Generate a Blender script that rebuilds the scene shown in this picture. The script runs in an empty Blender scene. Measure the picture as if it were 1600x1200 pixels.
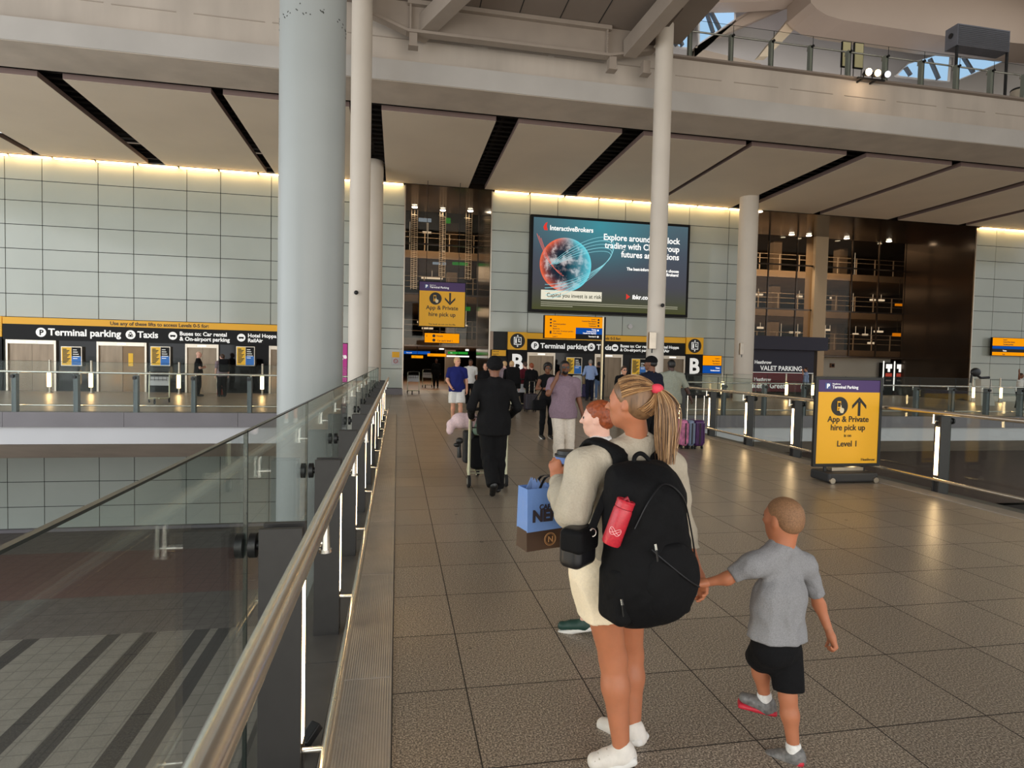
import bpy, math, random
import numpy as np
from mathutils import Vector, Matrix, noise as mnoise

random.seed(7); rng = np.random.default_rng(7)
SC = bpy.context.scene
COL = SC.collection
PI = math.pi

# ---------------------------------------------------------------- camera
W, H, F = 1600., 1200., 942.
EYE = np.array([0., 0., 1.68])
def _ray(px, py): return np.array([px - W/2, H/2 - py, -F])
_vy = _ray(621, 560); _vy /= np.linalg.norm(_vy)
_vx = _ray(5744, 672); _vx -= _vx.dot(_vy)*_vy; _vx /= np.linalg.norm(_vx)
ROT = np.array([_vx, _vy, np.cross(_vx, _vy)])
cam = bpy.data.objects.new('camera', bpy.data.cameras.new('camera'))
COL.objects.link(cam)
cam.data.sensor_width = 36; cam.data.lens = F/W*36; cam.data.clip_end = 300; cam.data.clip_start = 0.05
cam.matrix_world = Matrix.Translation(EYE.tolist()) @ Matrix(ROT.tolist()).to_4x4()
SC.camera = cam
def P(px, py, Y):
    "point at distance Y along the bridge whose image falls on (px, py)"
    d = ROT @ _ray(px, py); p = EYE + d*(Y/d[1]); return (float(p[0]), float(p[1]), float(p[2]))
def PZ(px, py, z=0.):
    d = ROT @ _ray(px, py); p = EYE + d*((z-EYE[2])/d[2]); return (float(p[0]), float(p[1]), float(p[2]))
def PX(px, py, X):
    d = ROT @ _ray(px, py); p = EYE + d*(X/d[0]); return (float(p[0]), float(p[1]), float(p[2]))

# ---------------------------------------------------------------- world, exposure
SC.view_settings.view_transform = 'Standard'
SC.view_settings.look = 'None'
SC.view_settings.gamma = 1
SC.view_settings.exposure = 0.0
SC.view_settings.use_curve_mapping = False
SC.cycles.use_denoising = True
SC.cycles.max_bounces = 7
SC.cycles.transparent_max_bounces = 24
SC.cycles.sample_clamp_indirect = 4
SC.cycles.caustics_reflective = False
SC.cycles.caustics_refractive = False
wd = bpy.data.worlds.new('daylight'); SC.world = wd; wd.use_nodes = True
wt = wd.node_tree; bg = wt.nodes['Background']
_tc = wt.nodes.new('ShaderNodeTexCoord'); _sx = wt.nodes.new('ShaderNodeSeparateXYZ')
wt.links.new(_tc.outputs['Generated'], _sx.inputs[0])
_rp = wt.nodes.new('ShaderNodeValToRGB')
_rp.color_ramp.elements[0].position = 0.45; _rp.color_ramp.elements[0].color = (.50, .45, .39, 1)
_rp.color_ramp.elements[1].position = 0.62; _rp.color_ramp.elements[1].color = (.80, .86, .92, 1)
_mr = wt.nodes.new('ShaderNodeMapRange')
_mr.inputs[1].default_value = -1; _mr.inputs[2].default_value = 1
wt.links.new(_sx.outputs[2], _mr.inputs[0]); wt.links.new(_mr.outputs[0], _rp.inputs[0])
wt.links.new(_rp.outputs[0], bg.inputs[0]); bg.inputs[1].default_value = 1.45

def area(name, loc, target, sx, sy, power, col):
    l = bpy.data.lights.new(name, 'AREA'); l.shape = 'RECTANGLE'; l.size = sx; l.size_y = sy
    l.energy = power; l.color = col
    o = bpy.data.objects.new(name, l); COL.objects.link(o); o.location = loc
    o.rotation_euler = (Vector(target)-Vector(loc)).to_track_quat('-Z', 'Y').to_euler()
    return o
# daylight from the open side beyond the void; the other three are added fill
area('daylight_side', (-21, 6, 3.5), (0, 14, 5.5), 28, 13, 2900, (.93, .97, 1.0))
area('ceiling_fill_behind', (5, -10, 2.5), (6, 20, 12), 28, 9, 2000, (1.0, .93, .84))  # unseen lamp added low behind the camera to lift the soffits
area('gallery_fill', (17, 22.8, 12.0), (17, 27.5, 14.5), 16, 1.2, 420, (.98, .97, 1.0))  # unseen lamp added inside the gallery to brighten its back wall
area('gallery_fill_front', (20, 19.3, 17.8), (18, 26, 15), 18, 1.5, 110, (1.0, .97, .92))  # unseen lamp added overhead to brighten the gallery cladding

# ---------------------------------------------------------------- materials
def lin(c):
    out = []
    for v in c[:3]:
        v = v/255.
        out.append(v/12.92 if v <= .04045 else ((v+.055)/1.055)**2.4)
    return (*out, 1.)
MATS = {}
def mat(name, rgb, rough=.6, metal=0., spec=.5, noise=None, bump=None, coat=0., sub=0., stretch=None, emit=None, estr=0.):
    """noise=(scale, amount) varies the colour; bump=(scale, strength)"""
    if name in MATS: return MATS[name]
    m = bpy.data.materials.new(name); m.use_nodes = True; nt = m.node_tree; b = nt.nodes['Principled BSDF']
    c = lin(rgb)
    b.inputs['Base Color'].default_value = c; b.inputs['Roughness'].default_value = rough
    b.inputs['Metallic'].default_value = metal; b.inputs['Specular IOR Level'].default_value = spec
    b.inputs['Coat Weight'].default_value = coat; b.inputs['Coat Roughness'].default_value = .08
    if sub: b.inputs['Subsurface Weight'].default_value = sub; b.inputs['Subsurface Scale'].default_value = .02
    if emit: b.inputs['Emission Color'].default_value = lin(emit); b.inputs['Emission Strength'].default_value = estr
    L = nt.links
    if noise or bump:
        tc = nt.nodes.new('ShaderNodeTexCoord'); mp = nt.nodes.new('ShaderNodeMapping')
        L.new(tc.outputs['Object'], mp.inputs[0])
        if stretch: mp.inputs['Scale'].default_value = stretch
    if noise:
        n = nt.nodes.new('ShaderNodeTexNoise'); n.inputs['Scale'].default_value = noise[0]; n.inputs['Detail'].default_value = 6
        L.new(mp.outputs[0], n.inputs['Vector'])
        r = nt.nodes.new('ShaderNodeValToRGB'); a = noise[1]
        r.color_ramp.elements[0].position = .3; r.color_ramp.elements[1].position = .7
        r.color_ramp.elements[0].color = (c[0]*(1-a), c[1]*(1-a), c[2]*(1-a), 1)
        r.color_ramp.elements[1].color = (min(1, c[0]*(1+a)), min(1, c[1]*(1+a)), min(1, c[2]*(1+a)), 1)
        L.new(n.outputs['Fac'], r.inputs[0]); L.new(r.outputs[0], b.inputs['Base Color'])
    if bump:
        n2 = nt.nodes.new('ShaderNodeTexNoise'); n2.inputs['Scale'].default_value = bump[0]; n2.inputs['Detail'].default_value = 5
        L.new(mp.outputs[0], n2.inputs['Vector'])
        bp = nt.nodes.new('ShaderNodeBump'); bp.inputs['Strength'].default_value = bump[1]; bp.inputs['Distance'].default_value = .02
        L.new(n2.outputs['Fac'], bp.inputs['Height']); L.new(bp.outputs[0], b.inputs['Normal'])
    MATS[name] = m; return m
def emis(name, rgb, s):
    if name in MATS: return MATS[name]
    m = bpy.data.materials.new(name); m.use_nodes = True; nt = m.node_tree; nt.nodes.clear()
    e = nt.nodes.new('ShaderNodeEmission'); o = nt.nodes.new('ShaderNodeOutputMaterial')
    e.inputs[0].default_value = lin(rgb); e.inputs[1].default_value = s; nt.links.new(e.outputs[0], o.inputs[0])
    MATS[name] = m; return m
def glassmat(name, tint, refl=1.0, rough=.02, base=.06):
    m = bpy.data.materials.new(name); m.use_nodes = True; nt = m.node_tree; nt.nodes.clear(); N = nt.nodes.new; L = nt.links.new
    t = N('ShaderNodeBsdfTransparent'); t.inputs[0].default_value = lin(tint)
    g = N('ShaderNodeBsdfGlossy'); g.inputs['Roughness'].default_value = rough; g.inputs[0].default_value = (.95, 1, .98, 1)
    ge = N('ShaderNodeNewGeometry'); dt = N('ShaderNodeVectorMath'); dt.operation = 'DOT_PRODUCT'
    L(ge.outputs['Incoming'], dt.inputs[0]); L(ge.outputs['Normal'], dt.inputs[1])
    def mt(op, a, b=None, c=None, cl=False):
        q = N('ShaderNodeMath'); q.operation = op; q.use_clamp = cl
        for i, v in enumerate((a, b, c)):
            if v is None: continue
            if isinstance(v, (int, float)): q.inputs[i].default_value = v
            else: L(v, q.inputs[i])
        return q.outputs[0]
    k = mt('POWER', mt('SUBTRACT', 1., mt('ABSOLUTE', dt.outputs['Value']), cl=True), 5.)
    k = mt('MINIMUM', mt('MULTIPLY_ADD', k, refl, base), .62)
    mx = N('ShaderNodeMixShader'); o = N('ShaderNodeOutputMaterial')
    L(k, mx.inputs[0]); L(t.outputs[0], mx.inputs[1]); L(g.outputs[0], mx.inputs[2]); L(mx.outputs[0], o.inputs[0])
    MATS[name] = m; return m
def nodes_of(m): return m.node_tree.nodes, m.node_tree.links, m.node_tree.nodes['Principled BSDF']
def mnode(N, L, op, a, b=None, c=None):
    n = N.new('ShaderNodeMath'); n.operation = op
    for i, v in enumerate((a, b, c)):
        if v is None: continue
        if isinstance(v, (int, float)): n.inputs[i].default_value = v
        else: L.new(v, n.inputs[i])
    return n.outputs[0]
def joint_mask(N, L, co, off, step, w):
    "1 inside a joint of width w repeated each step"
    a = mnode(N, L, 'SUBTRACT', co, off); a = mnode(N, L, 'DIVIDE', a, step); a = mnode(N, L, 'FRACT', a)
    a = mnode(N, L, 'SUBTRACT', a, .5); a = mnode(N, L, 'ABSOLUTE', a)
    return mnode(N, L, 'GREATER_THAN', a, .5 - w/step/2)
def cmix(N, L, fac, a, b, mode='MIX'):
    n = N.new('ShaderNodeMix'); n.data_type = 'RGBA'; n.blend_type = mode
    ins = [i for i in n.inputs if i.type == 'RGBA']; fi = n.inputs[0]
    if isinstance(fac, (int, float)): fi.default_value = fac
    else: L.new(fac, fi)
    for s, v in zip(ins, (a, b)):
        if isinstance(v, tuple): s.default_value = v
        else: L.new(v, s)
    return [o for o in n.outputs if o.type == 'RGBA'][0]

def granite_floor():
    m = mat('speckled_granite', (120, 110, 98), .3)
    N, L, b = nodes_of(m)
    tc = N.new('ShaderNodeTexCoord'); sp = N.new('ShaderNodeSeparateXYZ'); L.new(tc.outputs['Object'], sp.inputs[0])
    j = mnode(N, L, 'MAXIMUM', joint_mask(N, L, sp.outputs[0], .37, .62, .007), joint_mask(N, L, sp.outputs[1], 3.01, .62, .007))
    n1 = N.new('ShaderNodeTexNoise'); n1.inputs['Scale'].default_value = 120; n1.inputs['Detail'].default_value = 3; n1.inputs['Roughness'].default_value = .7
    L.new(tc.outputs['Object'], n1.inputs['Vector'])
    r = N.new('ShaderNodeValToRGB'); e = r.color_ramp.elements
    e[0].position = .36; e[0].color = lin((62, 56, 50)); e[1].position = .64; e[1].color = lin((212, 199, 180))
    k = r.color_ramp.elements.new(.5); k.color = lin((132, 120, 106))
    L.new(n1.outputs['Fac'], r.inputs[0])
    n2 = N.new('ShaderNodeTexNoise'); n2.inputs['Scale'].default_value = .9; n2.inputs['Detail'].default_value = 4; L.new(tc.outputs['Object'], n2.inputs['Vector'])
    # each slab a touch lighter or darker
    fl = []
    for i, (o, s) in enumerate(((.37, .62), (3.01, .62))):
        fl.append(mnode(N, L, 'FLOOR', mnode(N, L, 'DIVIDE', mnode(N, L, 'SUBTRACT', sp.outputs[i], o), s)))
    cb = N.new('ShaderNodeCombineXYZ'); L.new(fl[0], cb.inputs[0]); L.new(fl[1], cb.inputs[1])
    wn = N.new('ShaderNodeTexWhiteNoise'); L.new(cb.outputs[0], wn.inputs['Vector'])
    v = mnode(N, L, 'MULTIPLY_ADD', wn.outputs['Value'], .16, .92)
    c1 = cmix(N, L, 1.0, r.outputs[0], (1, 1, 1, 1), 'MULTIPLY')
    vm = N.new('ShaderNodeVectorMath'); vm.operation = 'SCALE'; L.new(c1, vm.inputs[0]); L.new(v, vm.inputs['Scale'])
    # dark spots of chewing gum
    vo = N.new('ShaderNodeTexVoronoi'); vo.inputs['Scale'].default_value = 1.7; L.new(tc.outputs['Object'], vo.inputs['Vector'])
    sm = mnode(N, L, 'LESS_THAN', vo.outputs['Distance'], .035)
    c2 = cmix(N, L, mnode(N, L, 'MULTIPLY', sm, .75), vm.outputs[0], lin((40, 36, 33)))
    c3 = cmix(N, L, j, c2, lin((46, 41, 37)))
    L.new(c3, b.inputs['Base Color'])
    rr = mnode(N, L, 'MULTIPLY_ADD', n2.outputs['Fac'], .14, .19); rr = mnode(N, L, 'MULTIPLY_ADD', n1.outputs['Fac'], .12, rr); rr = mnode(N, L, 'MULTIPLY_ADD', j, .4, rr)
    L.new(rr, b.inputs['Roughness'])
    bp = N.new('ShaderNodeBump'); bp.inputs['Strength'].default_value = .25; bp.inputs['Distance'].default_value = .004
    L.new(mnode(N, L, 'SUBTRACT', mnode(N, L, 'MULTIPLY', n1.outputs['Fac'], .25), j), bp.inputs['Height']); L.new(bp.outputs[0], b.inputs['Normal'])
    return m
def plaza_ground():
    m = mat('plaza_paving', (96, 88, 84), .75)
    N, L, b = nodes_of(m)
    tc = N.new('ShaderNodeTexCoord'); sp = N.new('ShaderNodeSeparateXYZ'); L.new(tc.outputs['Object'], sp.inputs[0]); X, Y = sp.outputs[0], sp.outputs[1]
    j = mnode(N, L, 'MAXIMUM', joint_mask(N, L, X, 0, .42, .03), joint_mask(N, L, Y, 0, .42, .03))
    nz = N.new('ShaderNodeTexNoise'); nz.inputs['Scale'].default_value = 3; nz.inputs['Detail'].default_value = 6; L.new(tc.outputs['Object'], nz.inputs['Vector'])
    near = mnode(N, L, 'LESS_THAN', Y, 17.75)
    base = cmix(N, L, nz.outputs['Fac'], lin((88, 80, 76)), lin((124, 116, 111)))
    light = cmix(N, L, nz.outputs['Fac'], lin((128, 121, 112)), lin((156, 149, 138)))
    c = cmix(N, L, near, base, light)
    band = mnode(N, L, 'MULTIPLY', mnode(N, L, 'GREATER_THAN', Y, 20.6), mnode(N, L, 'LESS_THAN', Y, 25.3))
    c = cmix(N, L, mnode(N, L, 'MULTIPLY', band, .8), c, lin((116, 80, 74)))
    st = None
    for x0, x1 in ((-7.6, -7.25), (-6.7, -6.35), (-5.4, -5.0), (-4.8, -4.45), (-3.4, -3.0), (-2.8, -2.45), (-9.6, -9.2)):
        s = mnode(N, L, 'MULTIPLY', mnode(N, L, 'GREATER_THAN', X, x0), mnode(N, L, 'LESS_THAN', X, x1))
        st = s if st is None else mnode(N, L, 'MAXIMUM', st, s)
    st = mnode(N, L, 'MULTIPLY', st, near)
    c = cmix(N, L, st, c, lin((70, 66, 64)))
    c = cmix(N, L, mnode(N, L, 'MULTIPLY', mnode(N, L, 'MULTIPLY', j, .35), 1.), c, lin((56, 52, 50)))
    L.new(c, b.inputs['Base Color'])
    return m
def weathered(name, rgb, rough=.75, amt=.1):
    "painted concrete with soft vertical streaks and grime"
    m = mat(name, rgb, rough); N, L, b = nodes_of(m)
    tc = N.new('ShaderNodeTexCoord'); mp = N.new('ShaderNodeMapping'); mp.inputs['Scale'].default_value = (1, 1, .18); L.new(tc.outputs['Object'], mp.inputs[0])
    n = N.new('ShaderNodeTexNoise'); n.inputs['Scale'].default_value = 1.3; n.inputs['Detail'].default_value = 8; L.new(mp.outputs[0], n.inputs['Vector'])
    n2 = N.new('ShaderNodeTexNoise'); n2.inputs['Scale'].default_value = .35; n2.inputs['Detail'].default_value = 5; L.new(tc.outputs['Object'], n2.inputs['Vector'])
    c = lin(rgb); d = tuple(x*(1-2.2*amt) for x in c[:3])+(1,); e = tuple(min(1, x*(1+amt)) for x in c[:3])+(1,)
    r = N.new('ShaderNodeValToRGB'); r.color_ramp.elements[0].position = .3; r.color_ramp.elements[1].position = .62
    r.color_ramp.elements[0].color = d; r.color_ramp.elements[1].color = e
    L.new(mnode(N, L, 'MULTIPLY_ADD', n2.outputs['Fac'], .5, mnode(N, L, 'MULTIPLY', n.outputs['Fac'], .5)), r.inputs[0]); L.new(r.outputs[0], b.inputs['Base Color'])
    return m
def ribbed(name, rgb, step, axis, rough=.4, metal=.5):
    m = mat(name, rgb, rough, metal); N, L, b = nodes_of(m)
    tc = N.new('ShaderNodeTexCoord'); sp = N.new('ShaderNodeSeparateXYZ'); L.new(tc.outputs['Object'], sp.inputs[0])
    s = mnode(N, L, 'SINE', mnode(N, L, 'MULTIPLY', sp.outputs[axis], 2*PI/step))
    n = N.new('ShaderNodeTexNoise'); n.inputs['Scale'].default_value = 5; n.inputs['Detail'].default_value = 6; L.new(tc.outputs['Object'], n.inputs['Vector'])
    c = lin(rgb); L.new(cmix(N, L, n.outputs['Fac'], tuple(x*.75 for x in c[:3])+(1,), tuple(min(1, x*1.2) for x in c[:3])+(1,)), b.inputs['Base Color'])
    bp = N.new('ShaderNodeBump'); bp.inputs['Strength'].default_value = .3; bp.inputs['Distance'].default_value = .003
    L.new(s, bp.inputs['Height']); L.new(bp.outputs[0], b.inputs['Normal']); return m

M_floor = granite_floor(); M_ground = plaza_ground()
M_wallglass = mat('pale_glass_cladding', (176, 183, 174), .12, 0, .5, noise=(.35, .06), bump=(.5, .05))
M_joint = mat('dark_joint', (40, 42, 42), .8)
M_conc = weathered('painted_concrete', (196, 186, 174))
M_conc2 = weathered('soffit_concrete', (198, 186, 172), .8, .08)
M_concl = mat('pale_concrete_band', (188, 184, 178), .7, noise=(.6, .08))
M_ceil = mat('ceiling_panel_paint', (226, 212, 192), .8, noise=(.5, .04))
M_ceiledge = mat('ceiling_panel_edge', (128, 108, 102), .7)
M_void = mat('dark_ceiling_void', (26, 22, 21), .9)
M_col = mat('column_paint', (158, 163, 161), .38, 0, .4, noise=(1.2, .03))
M_colw = mat('column_paint_warm', (214, 205, 192), .5, 0, .4, noise=(1.2, .03))
M_post = mat('grey_post_paint', (58, 56, 55), .45, .2, noise=(20, .05))
M_postd = mat('dark_post_core', (44, 44, 46), .5, .3)
M_steel = mat('brushed_stainless', (232, 228, 220), .27, 1., noise=(6, .06), stretch=(1, .05, 1))
M_steelw = mat('satin_stainless', (190, 180, 165), .35, 1., noise=(5, .08))
M_black = mat('black_plastic', (20, 20, 21), .45)
M_rubber = mat('black_rubber', (24, 24, 25), .8)
M_kerb = ribbed('ribbed_kerb_plate', (164, 155, 144), .012, 0, .45, .25)
M_gutter = mat('grey_gutter_plate', (108, 104, 100), .5, .25, noise=(4, .12))
M_fascia = mat('slab_fascia', (120, 116, 119), .6, noise=(1.5, .06))
M_white = mat('white_render', (200, 200, 202), .7, noise=(.8, .03))
M_beam = mat('warm_grey_steel', (160, 148, 136), .55, .0, noise=(1.5, .06))
M_deck = mat('roof_deck', (140, 128, 118), .75, noise=(.7, .05))
M_bronze = mat('bronze_mirror_cladding', (78, 68, 60), .16, .85, noise=(.5, .12), bump=(.6, .05))
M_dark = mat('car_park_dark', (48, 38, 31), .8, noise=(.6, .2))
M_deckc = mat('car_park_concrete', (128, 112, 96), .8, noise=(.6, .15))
M_blackglass = mat('black_glass_panel', (5, 5, 6), .06, 0, .25)
M_led = emis('warm_led', (255, 206, 138), 16.0)
M_ledp = emis('post_led', (255, 216, 158), 17)
M_glass = glassmat('balustrade_glass', (247, 250, 248), .6, .01, .03)
M_glassc = glassmat('clear_balustrade_glass', (248, 250, 249), .35, .01, .006)
M_glassedge = mat('glass_edge', (28, 38, 36), .3)
M_bronzeglass = glassmat('bronze_tinted_glass', (224, 212, 196), .5, .05, .02)
M_yellow = mat('sign_yellow', (240, 178, 32), .5, emit=(240, 170, 20), estr=.05)
M_signblack = mat('sign_black', (12, 12, 13), .55, 0, .25)
M_white_e = mat('lit_white_lettering', (240, 240, 238), .5, emit=(255, 255, 250), estr=.35)
M_textblack = mat('black_lettering', (24, 22, 20), .5)
M_orange = emis('lit_orange_sign', (255, 158, 10), .95)
M_blue = emis('lit_blue_sign', (20, 84, 175), .8)
M_ltwhite = emis('lit_white', (255, 250, 240), 1.2)
M_purple = mat('sign_purple', (72, 46, 104), .5)

# ---------------------------------------------------------------- mesh helpers
class MB:
    def __init__(s): s.v = []; s.f = []; s.m = []
    def add(s, v, f, mi=0):
        o = len(s.v); s.v += [tuple(map(float, p)) for p in v]; s.f += [[i+o for i in q] for q in f]; s.m += [mi]*len(f); return s
    def box(s, lo, hi, mi=0):
        x0, y0, z0 = lo; x1, y1, z1 = hi
        return s.add([(x0,y0,z0),(x1,y0,z0),(x1,y1,z0),(x0,y1,z0),(x0,y0,z1),(x1,y0,z1),(x1,y1,z1),(x0,y1,z1)],
              [(0,3,2,1),(4,5,6,7),(0,1,5,4),(1,2,6,5),(2,3,7,6),(3,0,4,7)], mi)
    def bar(s, a, b, w, t, up=(0,0,1), mi=0):
        a = Vector(a); b = Vector(b); d = (b-a).normalized(); u = Vector(up); x = d.cross(u)
        if x.length < 1e-4: x = d.cross(Vector((0,1,0)))
        x.normalize(); y = x.cross(d).normalized(); x *= w/2; y *= t/2
        v = [a-x-y, a+x-y, a+x+y, a-x+y, b-x-y, b+x-y, b+x+y, b-x+y]
        return s.add(v, [(0,3,2,1),(4,5,6,7),(0,1,5,4),(1,2,6,5),(2,3,7,6),(3,0,4,7)], mi)
    def tube(s, pts, r, n=12, mi=0, cap=True, closed=False):
        pts = [Vector(p) for p in pts]; k = len(pts); rs = r if isinstance(r, (list, tuple)) else [r]*k
        prev = None; rings = []
        for i, p in enumerate(pts):
            if closed: d = pts[(i+1) % k]-pts[i-1]
            else: d = pts[min(i+1, k-1)]-pts[max(i-1, 0)]
            d.normalize()
            if prev is None:
                x = d.cross(Vector((0,0,1)))
                if x.length < 1e-3: x = d.cross(Vector((0,1,0)))
            else: x = prev - d*prev.dot(d)
            x.normalize(); prev = x; y = d.cross(x)
            rings.append([p + x*math.cos(2*PI*j/n)*rs[i] + y*math.sin(2*PI*j/n)*rs[i] for j in range(n)])
        v = [q for R in rings for q in R]; f = []
        for i in range(k if closed else k-1):
            for j in range(n):
                a = i*n+j; b2 = i*n+(j+1) % n; c = ((i+1) % k)*n+(j+1) % n; d2 = ((i+1) % k)*n+j
                f.append((a, b2, c, d2))
        if cap and not closed: f += [tuple(range(n-1, -1, -1)), tuple((k-1)*n+j for j in range(n))]
        return s.add(v, f, mi)
    def cyl(s, a, b, r, n=16, mi=0): return s.tube([a, b], r, n, mi)
    def ball(s, c, r, n=12, mi=0):
        rx = r if isinstance(r, (tuple, list)) else (r, r, r); m = max(6, n//2)
        v = [(c[0], c[1], c[2]-rx[2])]
        for i in range(1, m):
            t = PI*i/m
            for j in range(n): v.append((c[0]+rx[0]*math.sin(t)*math.cos(2*PI*j/n), c[1]+rx[1]*math.sin(t)*math.sin(2*PI*j/n), c[2]-rx[2]*math.cos(t)))
        v.append((c[0], c[1], c[2]+rx[2])); f = []
        for j in range(n): f.append((0, 1+(j+1) % n, 1+j))
        for i in range(m-2):
            for j in range(n): f.append((1+i*n+j, 1+i*n+(j+1) % n, 1+(i+1)*n+(j+1) % n, 1+(i+1)*n+j))
        t = len(v)-1
        for j in range(n): f.append((t, 1+(m-2)*n+j, 1+(m-2)*n+(j+1) % n))
        return s.add(v, f, mi)
    def poly(s, pts, a, b, mi=0):
        "prism of polygon pts (list of 3D) extruded by vector b"
        n = len(pts); b = Vector(b); v = [Vector(p) for p in pts]+[Vector(p)+b for p in pts]
        f = [tuple(range(n-1, -1, -1)), tuple(range(n, 2*n))]+[(i, (i+1) % n, n+(i+1) % n, n+i) for i in range(n)]
        return s.add(v, f, mi)
    def disc(s, c, r, th, n=28, mi=0, ry=None):
        "disc facing -Y"
        ry = ry or r
        return s.poly([(c[0]+r*math.cos(2*PI*i/n), c[1], c[2]+ry*math.sin(2*PI*i/n)) for i in range(n)], 0, (0, th, 0), mi)
    def build(s, name, mats, parent=None, smooth=False, bevel=0, root=None):
        me = bpy.data.meshes.new(name); me.from_pydata(s.v, [], s.f)
        if not isinstance(mats, (list, tuple)): mats = [mats]
        for m in mats: me.materials.append(m)
        if len(mats) > 1: me.polygons.foreach_set('material_index', s.m)
        me.update(); o = bpy.data.objects.new(name, me); COL.objects.link(o)
        if smooth:
            me.polygons.foreach_set('use_smooth', [True]*len(me.polygons))
            try: me.set_sharp_from_angle(angle=math.radians(40))
            except Exception: pass
        if bevel:
            b = o.modifiers.new('bevel', 'BEVEL'); b.width = bevel; b.segments = 2; b.limit_method = 'ANGLE'
        if parent is not None: attach(o, parent)
        return o
def worldloc(p):
    v = Vector(p.location)
    while p.parent is not None: p = p.parent; v += Vector(p.location)
    return v
def attach(o, parent):
    "the mesh is written in world coordinates: shift it so that it hangs on its parent"
    o.parent = parent
    off = worldloc(parent)
    if off.length and o.data is not None: o.data.transform(Matrix.Translation(-off))
def thing(name, label, cat, loc=(0,0,0), group=None):
    o = bpy.data.objects.new(name, None); COL.objects.link(o); o.location = loc; o.empty_display_size = .1
    o['label'] = label; o['category'] = cat
    if group: o['group'] = group
    return o
def tag(o, label, cat, group=None, kind=None):
    o['label'] = label; o['category'] = cat
    if group: o['group'] = group
    if kind: o['kind'] = kind
    return o
def struct(o): o['kind'] = 'structure'; return o
def copy_tree(o, parent=None):
    c = o.copy(); COL.objects.link(c)
    if parent is not None: c.parent = parent
    for ch in [x for x in o.children]: copy_tree(ch, c)
    return c
def words(name, s, x, y, z, size, m, parent, align='LEFT', bold=0.0, sx=1., rx=PI/2, rz=0, depth=.004):
    "lettering whose baseline starts at x, z on a surface at y that faces the bridge"
    cu = bpy.data.curves.new(name, 'FONT'); cu.body = s; cu.size = size; cu.extrude = depth; cu.offset = bold*size
    cu.align_x = align; cu.resolution_u = 3; cu.space_line = .95
    o = bpy.data.objects.new(name, cu); COL.objects.link(o)
    bpy.context.view_layer.update()
    me = bpy.data.meshes.new_from_object(o.evaluated_get(bpy.context.evaluated_depsgraph_get()))
    COL.objects.unlink(o); bpy.data.objects.remove(o)
    me.transform(Matrix.Translation((x, y, z)) @ Matrix.Rotation(rz, 4, 'Z') @ Matrix.Rotation(rx, 4, 'X') @ Matrix.Diagonal((sx, 1, 1, 1)))
    me.materials.clear(); me.materials.append(m)
    o = bpy.data.objects.new(name, me); COL.objects.link(o)
    if parent is not None: attach(o, parent)
    return o
def P2(px, py, Y): p = P(px, py, Y); return p[0], p[2]
ORD = ['first', 'second', 'third', 'fourth', 'fifth', 'sixth', 'seventh', 'eighth', 'ninth', 'tenth', 'eleventh', 'twelfth', 'thirteenth', 'fourteenth', 'fifteenth', 'sixteenth', 'seventeenth', 'eighteenth', 'nineteenth', 'twentieth']
YW = 28.5

# ================================================================= THE SETTING
def sbox(name, lo, hi, m, kind='structure', bevel=0):
    o = MB().box(lo, hi).build(name, m, bevel=bevel); o['kind'] = kind; return o
GZ = -5.95
sbox('floor', (0, -3, -.35), (7.0, 18.35, 0), M_floor)
sbox('floor_landing', (-22, 18.35, -.3), (42, 33, 0), M_floor)
sbox('floor_car_park', (-1, 33, -.3), (40, 62, 0), mat('car_park_floor', (150, 112, 82), .35, noise=(2, .1)))
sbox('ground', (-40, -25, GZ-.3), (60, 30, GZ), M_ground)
# edges of the bridge beyond the tiles
for s, (xa, xb, xc, n) in {'left': (-.30, 0, -.60, 1), 'right': (7.0, 7.28, 7.6, 2)}.items():
    k = MB(); y = -3.
    while y < 18.3:
        k.box((min(xa, xb)+.002, y, -.3), (max(xa, xb)-.004, min(y+1.535, 18.3), .012)); y += 1.54
    struct(k.build('trim_%d' % n, M_kerb, bevel=.004))
    g = MB(); y = -3.5; a, b = sorted((xa, xc)) if s == 'left' else (xb, xc)
    while y < 18.3:
        g.box((a, y, -.3), (b-.006, min(y+2.3, 18.3), -.02)); y += 2.31
    struct(g.build('trim_%d' % (n+2), M_gutter))
    struct(MB().box((min(a, b), -3, -1.25), (max(a, b), 18.3, -.31)).build('trim_%d' % (n+4), M_fascia))
struct(MB().box((-.25, -3, -1.2), (7.25, 18.3, -.36)).build('slab_bridge', M_white))
# landing edge, fascia and its sloped soffit
for n, (x0, x1) in enumerate(((-22, -.56), (7.56, 42))):
    m = MB(); x = x0
    while x < x1:
        m.box((x, 18.2, -.37), (min(x+2.93, x1)-.008, 18.6, .03)); x += 2.93
    struct(m.build('trim_%d' % (7+n), M_fascia))
    struct(MB().box((x0, 18.32, -.85), (x1, 19.2, -.38)).build('trim_%d' % (9+n), M_white))
    struct(MB().poly([(x0, 18.32, -.86), (x0, 20.4, -1.55), (x0, 28.4, -1.55), (x0, 28.4, -.86)], 0, (x1-x0, 0, 0)).build('ceiling_underpass_%d' % n, M_conc2))
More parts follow.
